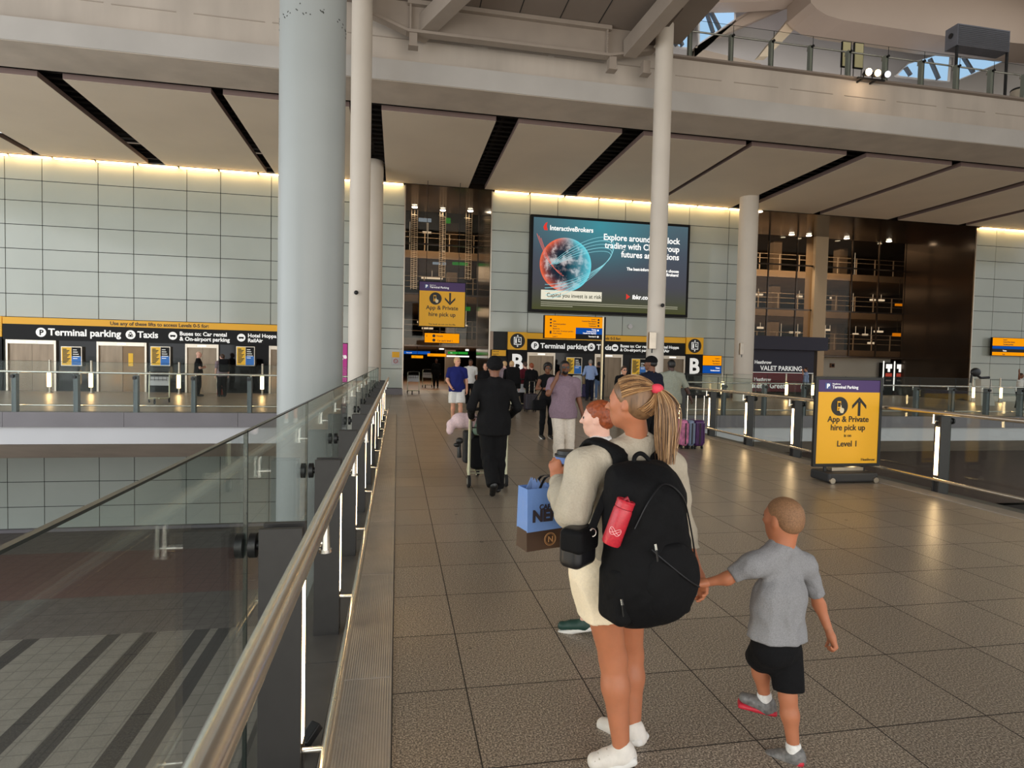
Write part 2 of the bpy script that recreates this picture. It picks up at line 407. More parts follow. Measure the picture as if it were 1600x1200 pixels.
# ---- glass-clad wall
ZJ = [0.3, 1.2, 2.12, 3.06, 4.02, 5.05, 5.88, 6.87, 7.85, 8.70, 9.66]
def cladding(name, xs, zs, skip=(), y=YW, m=None):
    b = MB()
    for i in range(len(xs)-1):
        for k in range(len(zs)-1):
            xm = (xs[i]+xs[i+1])/2; zm = (zs[k]+zs[k+1])/2
            if any(a <= xm <= c and d <= zm <= e for a, c, d, e in skip): continue
            b.box((xs[i]+.014, y, zs[k]+.014), (xs[i+1]-.014, y+.05, zs[k+1]-.014), 0)
    b.box((xs[0], y+.03, zs[0]-.3), (xs[-1], y+.25, zs[-1]+.3), 1)
    return struct(b.build(name, [m or M_wallglass, M_joint]))
base = -14.57
xsL = sorted([-21.47, -19.38, -18.02]+[base+3.45*k for k in range(0, 5)]+[base+2.09+3.45*k for k in range(-1, 4)]+[.25])
xsL = [x for x in xsL if x <= .26]; xsL = sorted(set(round(x, 2) for x in xsL)); xsL = [x for i, x in enumerate(xsL) if i == 0 or x-xsL[i-1] > .5]
cladding('wall_left', xsL, ZJ, [(-17.6, -4.3, 0, 3.06)])
xsR = [4.28, 6.13, 7.5, 9.55, 10.95, 13.0, 14.35, 16.55, 18.13]
cladding('wall_centre', xsR, ZJ, [(5.1, 15.2, 0, 3.06)])
xsS = [31.62, 32.95, 35.0, 36.4, 38.4, 42]
cladding('wall_right', xsS, ZJ)
struct(MB().box((-17.95, 28.44, 0), (-15.95, 28.5, 3.06)).build('wall_left_end', M_wallglass))
xl = [-21.5, -19.45, -18.0, -15.94, -14.57, -12.48, -11.11, -9.04, -7.65, -5.6, -4.2, -2.1, -.7, 1.4, 2.8, 4.9, 6.3, 8.4, 9.8, 11.9, 13.3, 15.4]
cladding('wall_lower', xl, [GZ+.12, -4.91, -3.85, -2.82, -1.6])
sbox('baseboard_lower', (-22, 28.3, GZ), (45, 28.48, GZ+.13), M_fascia)
sbox('wall_lower_dark', (15.4, 28.3, GZ), (45, 28.6, -1.5), mat('lower_brown_wall', (92, 72, 60), .5, noise=(.5, .25)))
sbox('baseboard_left', (-4.1, 28.42, 0), (.25, 28.49, .28), M_fascia)
sbox('baseboard_right', (31.62, 28.42, 0), (42, 28.49, .3), M_steelw)
# ---- ceiling between the wall and the concrete edge: each panel hangs on its own
gaps = [(-14.6, .35), (-10.1, .66), (-5.55, .34), (-1.12, 1.0), (3.5, .76), (7.95, .8), (12.4, .24), (16.85, .85), (21.3, .42), (25.9, .6), (30.3, .5)]
edges = [-19.] + [v for c, w in gaps for v in (c-w/2, c+w/2)] + [35.]
for i in range(len(edges)//2):
    a, b = edges[2*i], edges[2*i+1]
    o = MB().box((a, 20.2, 9.66), (b, 28.2, 9.82), 1).box((a+.005, 20.205, 9.655), (b-.005, 28.195, 9.6601), 0).build('ceiling_panel', [M_ceil, M_ceiledge])
    tag(o, '%s flat beige ceiling panel counted from the far end beyond the thick pale column' % ORD[i] if False else 'flat beige ceiling panel, %s along the row from the lift signs marked Terminal parking' % ORD[i], 'ceiling panel', 'ceiling panels over the landing')
    o['kind'] = 'structure'; del o['category']
struct(MB().box((-22, 19.8, 10.6), (42, 28.6, 10.7)).build('ceiling_void', M_void))
g = MB()
for c, w in gaps:
    for y in np.arange(20.6, 28, .45): g.box((c-w/2-.4, y, 9.98), (c+w/2+.4, y+.05, 10.03))
    g.box((c-.06, 20, 10.1), (c+.06, 28.2, 10.25))
struct(g.build('ceiling_void_rails', mat('void_rails', (34, 28, 26), .9)))
struct(MB().box((-22, 28.15, 9.9), (42, 28.3, 10.4)).build('ceiling_void_edge', M_void))
# ---- concrete edge beam and face of the upper deck
struct(MB().box((-22, 18.2, 9.72), (45, 19.86, 10.35)).build('beam_edge', M_conc2))
struct(MB().box((-22, 18.17, 9.735), (45, 18.2, 10.33)).build('beam_band', M_concl))
struct(MB().box((-22, 18.36, 10.33), (45, 19.6, 11.44)).build('beam_face', M_conc))
struct(MB().box((-22, 18.36, 11.44), (7.9, 19.6, 14.5)).build('wall_upper', M_conc))
b = MB()
for i in range(14): b.box((-20+i*2.05, 18.343, 11.02+.01*(i % 3)), (-18.4+i*2.05+.25*(i % 2), 18.36, 11.045+.01*(i % 3)))
for i in range(18): b.box((8.6+i*2.05, 18.343, 10.9), (10.2+i*2.05, 18.36, 10.925))
struct(b.build('beam_seams', mat('grimy_seam', (172, 161, 149), .9)))
struct(MB().box((7.9, 18.2, 11.44), (45, 31, 11.5)).build('floor_upper', M_deck))
# ---- roofs
struct(MB().box((-26, -14, 16.6), (50, 18.5, 16.9)).build('roof', M_deck))
struct(MB().box((-26, 18.5, 19.4), (50, 62, 19.7)).build('roof_upper', M_deck))
struct(MB().box((-1.6, 13.0, 11.75), (8.6, 18.1, 11.87)).build('roof_deck', M_deck))
j = MB()
for px in (812, 879, 945, 750): 
    x = PZ(px, 20 if px != 750 else 10, 11.75)[0]; j.box((x-.012, 13.0, 11.74), (x+.012, 17.6, 11.751))
struct(j.build('roof_deck_joints', M_joint))
# ---- steel edge girder between the slim columns, its haunches, stubs and two slanting box beams
girder = thing('steel_girder', 'long beige I-section girder spanning between the two slim white columns under the roof', 'girder', (3.1, 17.6, 10.9))
m = MB(); m.box((.14, 17.55, 10.86), (6.15, 17.85, 10.94)); m.build('bottom_flange', M_beam, girder, bevel=.006)
MB().box((.14, 17.68, 10.94), (6.15, 17.72, 11.62)).build('web', M_beam, girder)
MB().box((.14, 17.52, 11.62), (6.15, 17.85, 11.74)).build('top_flange', M_beam, girder, bevel=.006)
for x in (.2, 6.0): MB().box((x, 17.56, 10.94), (x+.05, 17.84, 11.62)).build('end_plate', M_beam, girder)
b = MB()
for z in np.arange(10.99, 11.6, .07): b.cyl((6.03, 17.62, z), (6.03, 17.53, z), .014, 8)
b.build('bolt', M_beam, girder)
for a, c in (((.14, 17.7, 10.9), (-.88, 17.7, 11.25)), ((6.15, 17.7, 10.9), (7.55, 17.7, 11.22))):
    MB().bar(a, c, .3, .07).poly([(a[0], 17.69, 10.94), (c[0], 17.69, c[2]+.03), (c[0], 17.69, 11.74), (a[0], 17.69, 11.74)], 0, (0, .04, 0)).build('haunch', M_beam, girder)
for x in (.2, 6.12, 7.2): MB().box((x, 17.6, 10.52), (x+.22, 17.84, 10.88)).box((x-.03, 17.57, 10.49), (x+.25, 17.87, 10.52)).build('stub', M_beam, girder)
for n, (p0, p1) in enumerate((((655, 50), (728, -22)), ((985, 76), (1062, -12)))):
    a = PZ(*p0, 11.15); c = PZ(*p1, 11.35); a = Vector(a); c = Vector(c); d = c-a
    o = MB().bar(a-d*.02, a+d*2.2, .42, .5).build('slanting_beam', M_beam, bevel=.01)
    tag(o, ('beige box beam slanting up from the girder end beside the thick column', 'beige box beam slanting up from the girder end beside the column in front of the screen')[n], 'beam', 'slanting roof beams')
o = MB().bar(PZ(1010, 72, 11.5), PZ(1062, 4, 11.9), .2, .34).build('slanting_beam', mat('dark_brown_steel', (92, 80, 72), .6))  # darker brown than the box beams
tag(o, 'thin dark brown beam beside the beige box beam at the upper gallery corner', 'beam')

# ---- columns
def column(px, Y, r, label, top=16.4, m=M_col, bot=GZ, extra=None):
    x, y, z = P(px, 400, Y)
    o = MB().tube([(x, Y, bot), (x, Y, 0.2), (x, Y, top)], r, 48).build('column', m, smooth=True); tag(o, label, 'column'); o['kind'] = 'structure'; del o['category']; return x
# scuffed paint ring on the thick column
xc = column(486.5, 9, .445, 'thick pale column rising through the void beside the glass railing')
o = MB()
for i in range(26):
    a = -PI*.98 + rng.random()*PI*.96; z = 6.27+rng.normal()*.06 + .03*math.sin(i); l = .02+.05*rng.random()
    p0 = (xc+math.cos(a)*.446, 9+math.sin(a)*.446, z); p1 = (xc+math.cos(a+l)*.446, 9+math.sin(a+l)*.446, z-.03+.05*rng.random())
    o.bar(p0, p1, .004, .012)
struct(o.build('column_scuffs', mat('scuffed_paint', (70, 70, 66), .9)))
column(561.5, 17.2, .275, 'slim white column just behind the thick one', m=M_colw)
xc3 = column(1028, 17.2, .26, 'slim white column in front of the advertising screen', m=M_colw)
column(581, 26.3, .44, 'white column under the ceiling behind the slim one', top=9.9, bot=-.2, m=M_colw)
xc4 = column(1167.5, 26.3, .43, 'white column between the screen wall and the valet parking sign', top=9.9, bot=-.2, m=M_colw)
o = MB().box((25.0, 33, 0), (25.85, 33.9, 12)).build('column_atrium', mat('atrium_column', (196, 172, 140), .6)); struct(o)

def lowering_box(label, px, py, Y, h=.5):
    x, _, z = P(px, py, Y-.35); t = thing('junction_box', label, 'junction box', (x, Y-.4, z), 'boxes strapped to columns')
    MB().box((x-.11, Y-.36, z-h/2), (x+.11, Y-.24, z+h/2)).build('box', M_steelw, t, bevel=.01)
    MB().cyl((x, Y-.31, z-h/2), (x, Y-.31, z-h/2-.12), .02).build('cable_gland', M_black, t)
lowering_box('slim grey metal box strapped low on the column in front of the screen', 1020, 532, 17.2, .5)
lowering_box('slim grey metal box strapped on the column next to the valet parking sign', 1160, 545, 26.3, .55)
for px, py, Y, l in ((1033, 476, 17.2, 'small camera clamped to the column in front of the screen'), (557, 456, 17.2, 'small camera clamped to the slim column behind the thick one')):
    x, _, z = P(px, py, Y-.3); t = thing('security_camera', l, 'camera', (x, Y-.3, z))
    MB().cyl((x, Y-.25, z), (x, Y-.36, z), .035).build('bracket', M_steel, t, smooth=True)
    MB().ball((x, Y-.4, z-.03), .06).build('dome', M_black, t, smooth=True)

# ---- recesses clad in bronze mirror, car park behind
def recess(n, x0, x1):
    struct(MB().box((x0-.2, YW+.02, 0), (x0, 33.2, 9.9)).build('wall_recess_%d' % n, M_bronze))
    struct(MB().box((x1, YW+.02, 0), (x1+.2, 33.2, 9.9)).build('wall_recess_%d' % (n+1), M_bronze))
    struct(MB().box((x0-.2, YW-.1, 9.68), (x1+.2, 33.4, 9.9)).build('ceiling_recess_%d' % n, M_bronze))
    for x in (x0-.03, x1-.02): struct(MB().box((x, YW-.03, 0), (x+.05, YW+.03, 9.66)).build('trim_%d' % (20+n*4+int(x > x0+1)), M_steelw))
    mm = MB(); nx = max(2, int((x1-x0)/1.7))
    for i in range(nx+1): x = x0+(x1-x0)*i/nx; mm.box((x-.03, 33.2, 2.4), (x+.03, 33.3, 9.7))
    for z in (2.4, 5.2, 7.9): mm.box((x0, 33.18, z-.04), (x1, 33.3, z+.04))
    struct(mm.build('window_frame_%d' % n, M_bronze))
    struct(MB().box((x0, 33.24, 2.4), (x1, 33.26, 9.7)).build('window_%d' % n, M_bronzeglass))
recess(1, .25, 4.28); recess(3, 18.15, 31.6)
# car park shell and decks
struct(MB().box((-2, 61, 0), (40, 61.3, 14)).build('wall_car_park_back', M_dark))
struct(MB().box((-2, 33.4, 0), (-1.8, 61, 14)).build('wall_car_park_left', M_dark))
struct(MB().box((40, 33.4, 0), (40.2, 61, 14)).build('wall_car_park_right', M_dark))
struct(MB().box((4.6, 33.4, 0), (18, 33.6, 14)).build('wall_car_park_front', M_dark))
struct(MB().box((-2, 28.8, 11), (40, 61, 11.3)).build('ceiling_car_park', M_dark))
for k, z in enumerate((2.45, 5.1, 7.75)):
    struct(MB().box((-2, 37.5, z), (40, 61, z+.35)).box((-2, 37.3, z+.05), (40, 37.5, z+.5)).build('floor_deck_%d' % (k+1), M_deckc))
def deck_rail(x0, x1, z, label):
    t = thing('deck_railing', label, 'railing', ((x0+x1)/2, 37.35, z), 'railings of the car park decks')
    for q in (.45, .8, 1.1): MB().cyl((x0, 37.35, z+q), (x1, 37.35, z+q), .022, 8).build('rail', M_beam, t)
    n = int((x1-x0)/1.5)
    for i in range(n+1): MB().box((x0+i*1.5, 37.32, z), (x0+i*1.5+.06, 37.38, z+1.12)).build('upright', M_beam, t)
LV = ['lowest', 'middle', 'top']
for k, z in enumerate((2.95, 5.6, 8.25)):
    deck_rail(0, 6, z, 'tubular railing on the %s deck behind the narrow bronze recess' % LV[k])
    deck_rail(19.5, 37, z, 'tubular railing on the %s deck behind the wide bronze recess' % LV[k])
for i, (x, y) in enumerate([(3.6, 42), (21, 42), (27.6, 41), (34, 42), (9, 43), (24, 52), (31, 52)]):
    struct(MB().box((x-.35, y-.35, 0), (x+.35, y+.35, 11)).build('column_car_park_%d' % (i+1), M_deckc))
# luminaires under the decks
lum = [(1186,460,56),(1250,463,38),(1306,465.5,66),(1365,468.5,34),(1378,469,42),(1407,471,34),(1176,512,16),(1189,512,38),(1210,518,36),(1243,519.5,70),(1298,515.5,56),(1311,516,24),(1316,522,30),(1338,522,34),(1353,523,34),(1374,518,60),(1405,519,36),(1221,531,44),(1247,531,26),(1362,536,40),(1401,533,40),(1290,538,26),(1166,490,20),(1180,421.5,20),(1336,430.5,24),(1333,496,20),(1176,490,14)]
lum.sort(key=lambda q: (q[1] > 480, q[1] > 514, q[1] > 526, q[0]))
lc = {}
for i, (px, py, w) in enumerate(lum):
    row = 'top row' if py <= 480 else 'second row' if py <= 514 else 'third row' if py <= 526 else 'lowest row'; lc[row] = lc.get(row, 0)+1
    Yl = 43
    x, y, z = P(px, py, Yl); w = w/3.478/942*46*.9
    zt = min(q for q in (2.45, 5.1, 7.75, 11.0) if q > z)
    o = MB().box((x-w/2, y, z-.07), (x+w/2, y+.18, z+.07)).box((x-.01, y+.08, z+.07), (x+.01, y+.1, zt)).build('deck_luminaire', M_ltwhite); tag(o, '%s small white light fitting of the %s inside the wide recess' % (ORD[lc[row]-1], row), 'light', 'car park lights in the wide recess')
NL = [(692,394,7),(640,392,4),(667,363,13),(668,409,6),(702,411,4),(675,434.5,32),(689,350,0),(668,513,17),(704,513,14),(654,503,4),(728,509,5),(730,547,5),(690,545,7)]
for i, (px, py, w) in enumerate(NL):
    if w == 0: continue
    x, y, z = P(px, py, 42); w = w/942*43
    zt = min(q for q in (2.45, 5.1, 7.75, 11.0) if q > z)
    o = MB().box((x-w/2, y, z-.06), (x+w/2, y+.1, z+.06)).box((x-.01, y+.04, z+.06), (x+.01, y+.06, zt)).build('deck_luminaire', M_ltwhite); tag(o, '%s small white light fitting inside the narrow recess, from its top' % ORD[sorted(range(13), key=lambda q: NL[q][1]).index(i)], 'light', 'car park lights in the narrow recess')
for k, (x, z, sx) in enumerate([(26, 2.35, 12), (26, 5.0, 12), (26, 7.65, 12), (2.2, 2.35, 4), (2.2, 5.0, 4), (2.2, 7.65, 4), (27, 10.9, 14)]):
    a = area('car_park_lamps_%d' % k, (x, 42, z), (x, 42, z-2), sx, 7, 30*sx, (1, .88, .72))
area('recess_fill_wide', (25, 35.2, 9.8), (25, 36.5, 5), 11, 1.0, 800, (1, .84, .64)); area('recess_fill_narrow', (2.2, 35.2, 9.8), (2.2, 36.5, 5), 3, 1.0, 260, (1, .84, .64))  # unseen area lamps added behind the glass to lighten the deck edges
# downlights in the recess ceilings
for i, (px, py) in enumerate([(648,323),(692,328),(735,329),(1187,330),(1237,366),(1264,367.6),(1323,372),(1389,376.5)]):
    x, y, z = PZ(px, py, 9.66); t = thing('downlight', '%s round downlight in the ceiling of the %s bronze recess, counted along the row' % (ORD[i] if i < 3 else ORD[i-3], 'narrow' if i < 3 else 'wide'), 'downlight', (x, y, z), 'recess downlights')
    MB().tube([(x, y, 9.68), (x, y, 9.65)], .17, 20).build('bezel', M_bronze, t); MB().tube([(x, y, 9.65), (x, y, 9.62)], .14, 20).build('lamp', emis('downlight_lamp', (255, 236, 205), 14), t)
    l = bpy.data.lights.new('downlight_beam', 'SPOT'); l.energy = 900; l.color = (1, .82, .6); l.spot_size = math.radians(46); l.spot_blend = .8; l.shadow_soft_size = .1
    lo = bpy.data.objects.new('downlight_beam', l); COL.objects.link(lo); lo.location = (x, y, 9.6)
# slatted strips made up to stand for the light streaks below three downlights
for i, (a, c) in enumerate((((648,332),(640,452)), ((692,337),(684,432)), ((733,338),(721,436)))):
    x = P(*a, 33.1)[0]; z1 = P(*c, 33.1)[2]; b = MB(); z = 9.4; q = 0
    while z > z1:
        b.bar((x-.16, 33.08, z), (x+.16, 33.08+.05*(q % 2), z-.03), .03, .02); z -= .1; q += 1
    for dx in (-.16, 0, .16): b.box((x+dx-.008, 33.06, z1), (x+dx+.008, 33.1, 9.66))
    tag(b.build('light_streak_strip', mat('light_streak_bronze', (216, 186, 150), .3, .9)), '%s added slatted strip standing for a light streak in the narrow recess' % ORD[i], 'light streak strip', 'light streak strips under the downlights')
    l = bpy.data.lights.new('streak_fill', 'SPOT'); l.energy = 700; l.color = (1, .8, .6); l.spot_size = math.radians(14); l.spot_blend = .5  # extra spot added only to make the strip shine as a streak
    lo = bpy.data.objects.new('streak_fill', l); COL.objects.link(lo); lo.location = (x, 32.7, 9.55); lo.rotation_euler = (math.radians(4), 0, 0)
# pale inner wall and shop front in the wide recess
struct(MB().box((25.9, 34.5, 0), (32, 34.7, 2.45)).build('wall_kiosk', mat('kiosk_wall', (186, 180, 165), .5, noise=(.8, .05))))
struct(MB().box((18.3, 33.5, 2.35), (32, 37, 2.5)).build('ceiling_kiosk', M_deckc))

# ---- warm linear lights along the head of the wall
def cove(xs, label, grp):
    for i in range(len(xs)-1):
        t = thing('linear_light', label % ORD[i], 'light', ((xs[i]+xs[i+1])/2, 28.33, 9.66), grp)
        MB().box((xs[i]+.03, 28.26, 9.64), (xs[i+1]-.03, 28.5, 9.72)).build('housing', M_steelw, t)
        MB().box((xs[i]+.06, 28.28, 9.60), (xs[i+1]-.06, 28.42, 9.64)).build('tube', M_led, t)
cove([-18.9+1.6*i for i in range(12)]+[.2], '%s warm strip light over the wall beyond the thick column, from its far end', 'strip lights over the long wall')
cove([4.35+1.72*i for i in range(9)], '%s warm strip light over the wall with the advertising screen', 'strip lights over the screen wall')
cove([31.65+1.7*i for i in range(5)], '%s warm strip light over the wall past the wide bronze recess', 'strip lights over the end wall')

# ================================================================= balustrades
def balustrade(label, axis, inward, posts, edge, lo, hi, lit=True, floor_z=0., pm=None, group='glass balustrades', rail=True, glass_h=1.40, skipglass=None):
    """posts: positions along the axis; edge: where the post face towards the walkway stands"""
    def bx(mb, a0, a1, i0, i1, z0, z1, mi=0):
        i0, i1 = edge+inward*i0, edge+inward*i1; i0, i1 = min(i0, i1), max(i0, i1)
        if axis == 'Y': mb.box((i0, a0, z0), (i1, a1, z1), mi)
        else: mb.box((a0, i0, z0), (a1, i1, z1), mi)
        return mb
    def pt(a, i, z):
        i = edge+inward*i
        return (i, a, z+0) if axis == 'Y' else (a, i, z)
    fz = floor_z
    t = thing('glass_balustrade', label, 'balustrade', pt((lo+hi)/2, -.1, fz), group)
    for p in posts:
        m = MB()
        bx(m, p-.055, p-.03, -.15, 0, fz-.3, fz+1.056); bx(m, p+.03, p+.055, -.15, 0, fz-.3, fz+1.056)
        po = m.build('post', pm or M_post, t, bevel=.002)
        bx(MB(), p-.03, p+.03, -.142, -.012, fz-.3, fz+1.04).build('core', pm or M_postd, po)
        if lit:
            bx(MB(), p-.027, p+.027, -.012, .002, fz+.24, fz+.90).build('light_strip', M_ledp, po)
        m = MB(); m.tube([pt(p, -.19, fz+.985), pt(p, -.15, fz+.985)], .018, 12); m.tube([pt(p, -.235, fz+.985), pt(p, -.21, fz+.985)], .045, 20); m.tube([pt(p, -.19, fz+.985), pt(p, -.165, fz+.985)], .045, 20)
        m.build('glass_clamp', M_black, po, smooth=True)
        if rail:
            m = MB(); m.tube([pt(p, 0, fz+.985), pt(p, .075, fz+.985)], .014, 10); m.tube([pt(p, .075, fz+.955), pt(p, .075, fz+1.085)], [.018, .012], 12); m.tube([pt(p, .075, fz+.95), pt(p, .075, fz+.962)], .024, 12)
            m.build('bracket', M_steel, po, smooth=True)
            MB().tube([pt(p, 0, fz+.195), pt(p, .09, fz+.195)], .012, 10).build('standoff', M_steel, po, smooth=True)
    if rail:
        n = max(2, int((hi-lo)/3)); 
        MB().tube([pt(lo+(hi-lo)*i/n, .075, fz+1.105) for i in range(n+1)], .029, 20).build('handrail', M_steel, t, smooth=True)
        MB().tube([pt(lo+(hi-lo)*i/n, .09, fz+.195) for i in range(n+1)], .021, 16).build('lower_rail', M_steel, t, smooth=True)
    ps = [lo]+[p for p in posts if lo < p < hi]+[hi]
    for a, b in zip(ps[:-1], ps[1:]):
        if b-a < .3: continue
        g = bx(MB(), a+.006, b-.006, -.212, -.2, fz-.22, fz+glass_h).build('glass_panel', M_glass if axis == 'Y' else M_glassc, t)
        bx(bx(bx(MB(), a+.002, a+.0055, -.213, -.199, fz-.22, fz+glass_h), b-.0055, b-.002, -.213, -.199, fz-.22, fz+glass_h), a+.006, b-.006, -.213, -.199, fz+glass_h, fz+glass_h+.006).build('polished_edge', M_glassedge, g)
    return t
postsL = [2.32+1.5*k for k in range(-1, 11)]
balustrade('steel and glass balustrade along the bridge on the side of the thick column', 'Y', 1, postsL, -.33, -1.0, 17.9)
postsR = [7.0+1.54*k for k in range(-2, 8)]
balustrade('steel and glass balustrade along the bridge behind the standing yellow sign', 'Y', -1, postsR, 7.29, 2.0, 18.1)
balustrade('steel and glass balustrade along the landing in front of the lift doors beyond the void', 'X', 1, [-.9-1.478*k-.3 for k in range(0, 13)][:13] and [-4.14+1.478-1.478*k for k in range(0, 12)], 18.42, -17.6, -.56, lit=True, pm=mat('blue_grey_post_paint', (104, 110, 114), .45))
balustrade('steel and glass balustrade along the landing in front of the wide bronze recess', 'X', 1, [9.18+1.492*k for k in range(0, 15)], 18.42, 7.6, 31.5, lit=True, pm=MATS['blue_grey_post_paint'])
balustrade('glass balustrade along the edge of the upper gallery', 'X', 1, [9.14+1.456*k for k in range(0, 12)], 18.6, 8.2, 26.0, lit=False, floor_z=11.44, pm=mat('pale_post_paint', (150, 152, 142), .5), rail=True, glass_h=1.30)

# ================================================================= LIFT BANKS
M_liftpost = mat('poster_yellow', (235, 186, 40), .5, emit=(235, 186, 40), estr=.12)
M_posterblue = mat('poster_blue', (38, 110, 190), .5, emit=(38, 110, 190), estr=.12)
M_open = mat('open_lift_interior', (120, 96, 66), .4, .3, noise=(1, .2), emit=(150, 110, 60), estr=.06)
def roundel(parent, x, y, z, r, kind, white=True):
    a, b2 = (M_white_e, M_signblack) if white else (M_textblack, M_yellow)
    o = MB().disc((x, y, z), r, .01).build('roundel', a, parent)
    y -= .004; m = MB()
    if kind == 'P': words('letter', 'P', x-.33*r, y, z-.58*r, 1.6*r, b2, o, bold=.03)
    elif kind == 'taxi':
        m.box((x-.5*r, y-.004, z-.5*r), (x+.5*r, y+.004, z+.02*r)); m.poly([(x-.4*r, y-.004, z), (x-.25*r, y-.004, z+.4*r), (x+.25*r, y-.004, z+.4*r), (x+.4*r, y-.004, z)], 0, (0, .008, 0)); m.box((x-.2*r, y-.004, z+.42*r), (x+.2*r, y+.004, z+.6*r)); m.build('pictogram', b2, o)
        MB().disc((x-.3*r, y-.008, z-.22*r), .1*r, .004).disc((x+.3*r, y-.008, z-.22*r), .1*r, .004).box((x-.2*r, y-.008, z+.05*r), (x+.2*r, y-.004, z+.3*r)).build('pictogram', a, o)
    elif kind == 'bus': m.box((x-.62*r, y-.004, z-.22*r), (x+.62*r, y+.004, z+.22*r)).box((x-.45*r, y-.004, z-.34*r), (x-.25*r, y+.004, z-.2*r)).box((x+.25*r, y-.004, z-.34*r), (x+.45*r, y+.004, z-.2*r)).build('pictogram', b2, o)
    elif kind == 'lift':
        for q in ((-.5, -.42, -.42, .5), (.44, .5, -.42, .5), (-.5, .5, -.5, -.42), (-.5, .5, .44, .5)): m.box((x+q[0]*r, y-.004, z+q[2]*r), (x+q[1]*r, y+.004, z+q[3]*r))
        m.disc((x-.22*r, y-.004, z+.25*r), .1*r, .006, 12).box((x-.32*r, y-.004, z-.32*r), (x-.12*r, y+.004, z+.14*r)).disc((x+.16*r, y-.004, z+.22*r), .09*r, .006, 12).box((x+.1*r, y-.004, z-.1*r), (x+.2*r, y+.004, z+.12*r)).box((x+.1*r, y-.004, z-.16*r), (x+.38*r, y+.004, z-.08*r))
        m.poly([(x-.12*r, y-.004, z+.6*r), (x+.12*r, y-.004, z+.6*r), (x, y-.004, z+.82*r)], 0, (0, .008, 0)).poly([(x-.12*r, y-.004, z-.6*r), (x, y-.004, z-.82*r), (x+.12*r, y-.004, z-.6*r)], 0, (0, .008, 0)); m.build('pictogram', M_white_e, o)
    elif kind == 'phone':
        m.box((x-.32*r, y-.006, z-.45*r), (x+.1*r, y, z+.55*r)); pic = m.build('pictogram', b2, o)
        MB().box((x-.26*r, y-.009, z-.05*r), (x+.04*r, y-.006, z+.4*r)).box((x-.22*r, y-.009, z-.35*r), (x-.12*r, y-.006, z-.2*r)).build('pictogram_screen', a, o)
        MB().poly([(x+.02*r, y-.008, z+.1*r), (x+.14*r, y-.008, z+.12*r), (x+.18*r, y-.008, z-.12*r), (x+.46*r, y-.008, z-.22*r), (x+.5*r, y-.008, z-.42*r), (x+.38*r, y-.008, z-.7*r), (x+.1*r, y-.008, z-.7*r), (x-.08*r, y-.008, z-.36*r), (x+.03*r, y-.008, z-.3*r)], 0, (0, .004, 0)).build('pictogram_hand', mat('pictogram_pale', (236, 220, 180), .5), o)
    return o
def bank(label, x0, x1, z_off, texts, tsc):
    t = thing('lift_sign', label, 'sign', ((x0+x1)/2, 28.45, 2.1), 'long signs over the lifts')
    MB().box((x0, 28.3, 2.76), (x1, 28.44, 3.04)).build('yellow_band', M_yellow, t)
    MB().box((x0, 28.3, 2.12), (x1, 28.44, 2.757)).build('black_panel', M_signblack, t)
    xc = (x0+x1)/2
    words('lettering', 'Use any of these lifts to access Levels 0-5 for:', texts[0], 28.296, 2.83, .2*tsc[0], M_textblack, t, bold=.02, align='LEFT', sx=tsc[1])
    for (kind, x, s, sz, lines) in texts[1]:
        roundel(t, x, 28.298, 2.44 if lines == 1 else 2.44, .19 if sz > .3 else .17, kind)
        words('lettering', s, x+.27, 28.296, 2.33 if lines == 1 else 2.47, sz, M_white_e, t, bold=.025, sx=tsc[2])
def X_(px, py=520): return P(px, py, 28.3)[0]
bank('long black and yellow sign over the lifts beyond the void', -15.95, -4.2, 0,
     (X_(172), [('P', X_(64), 'Terminal parking', .40, 1), ('taxi', X_(204), 'Taxis', .38, 1), ('bus', X_(270), 'Buses to: Car rental\n& On-airport parking', .235, 2), ('bus', X_(377), 'Hotel Hoppa\nRailAir', .225, 2)]), (1.05, 1.0, 1.0))
bank('long black and yellow sign over the lifts between the two letter B panels', 6.1, 14.25, 0,
     (X_(868, 528), [('P', X_(836, 538), 'Terminal parking', .34, 1), ('taxi', X_(924, 538), 'Taxis', .36, 1), ('bus', X_(961, 540), 'Buses to: Car rental\n& On-airport parking', .2, 2), ('bus', X_(1022, 542), 'Hotel Hoppa\nRailAir', .2, 2)]), (.9, 1.0, 1.0))
struct(MB().box((-15.95, 28.42, 0), (-4.2, 28.6, 2.2)).build('wall_lift_surround', M_blackglass))
struct(MB().box((6.1, 28.42, 0), (14.3, 28.6, 2.2)).build('wall_lift_surround_2', M_blackglass))
M_door = mat('lift_door_steel', (112, 99, 84), .32, .8, noise=(1.5, .2), stretch=(3, 1, .4))
def lift(x0, x1, label, opened=False):
    t = thing('lift_entrance', label, 'lift', ((x0+x1)/2, 28.4, 0), 'lift entrances')
    m = MB(); m.box((x0, 28.3, 0), (x0+.08, 28.44, 2.115)); m.box((x1-.08, 28.3, 0), (x1, 28.44, 2.115)); m.box((x0+.08, 28.3, 1.95), (x1-.08, 28.44, 2.115)); m.build('door_frame', M_steelw, t, bevel=.005)
    xm = (x0+x1)/2
    if opened:
        MB().box((x0+.08, 28.38, 0), (xm, 28.41, 2.0)).build('door', M_door, t)
        MB().box((xm, 28.405, 0), (x1-.08, 28.415, 2.0)).build('cabin', M_open, t)
        MB().box((xm+.22, 28.395, 1.1), (xm+.4, 28.404, 1.65)).build('notice', M_liftpost, t)
    else:
        for a, b in ((x0+.08, xm-.004), (xm+.004, x1-.08)): MB().box((a, 28.38, 0), (b, 28.41, 2.0)).build('door', M_door, t)
    MB().box((xm-.18, 28.29, 2.0), (xm+.18, 28.3, 2.07)).build('indicator', M_ltwhite, t)
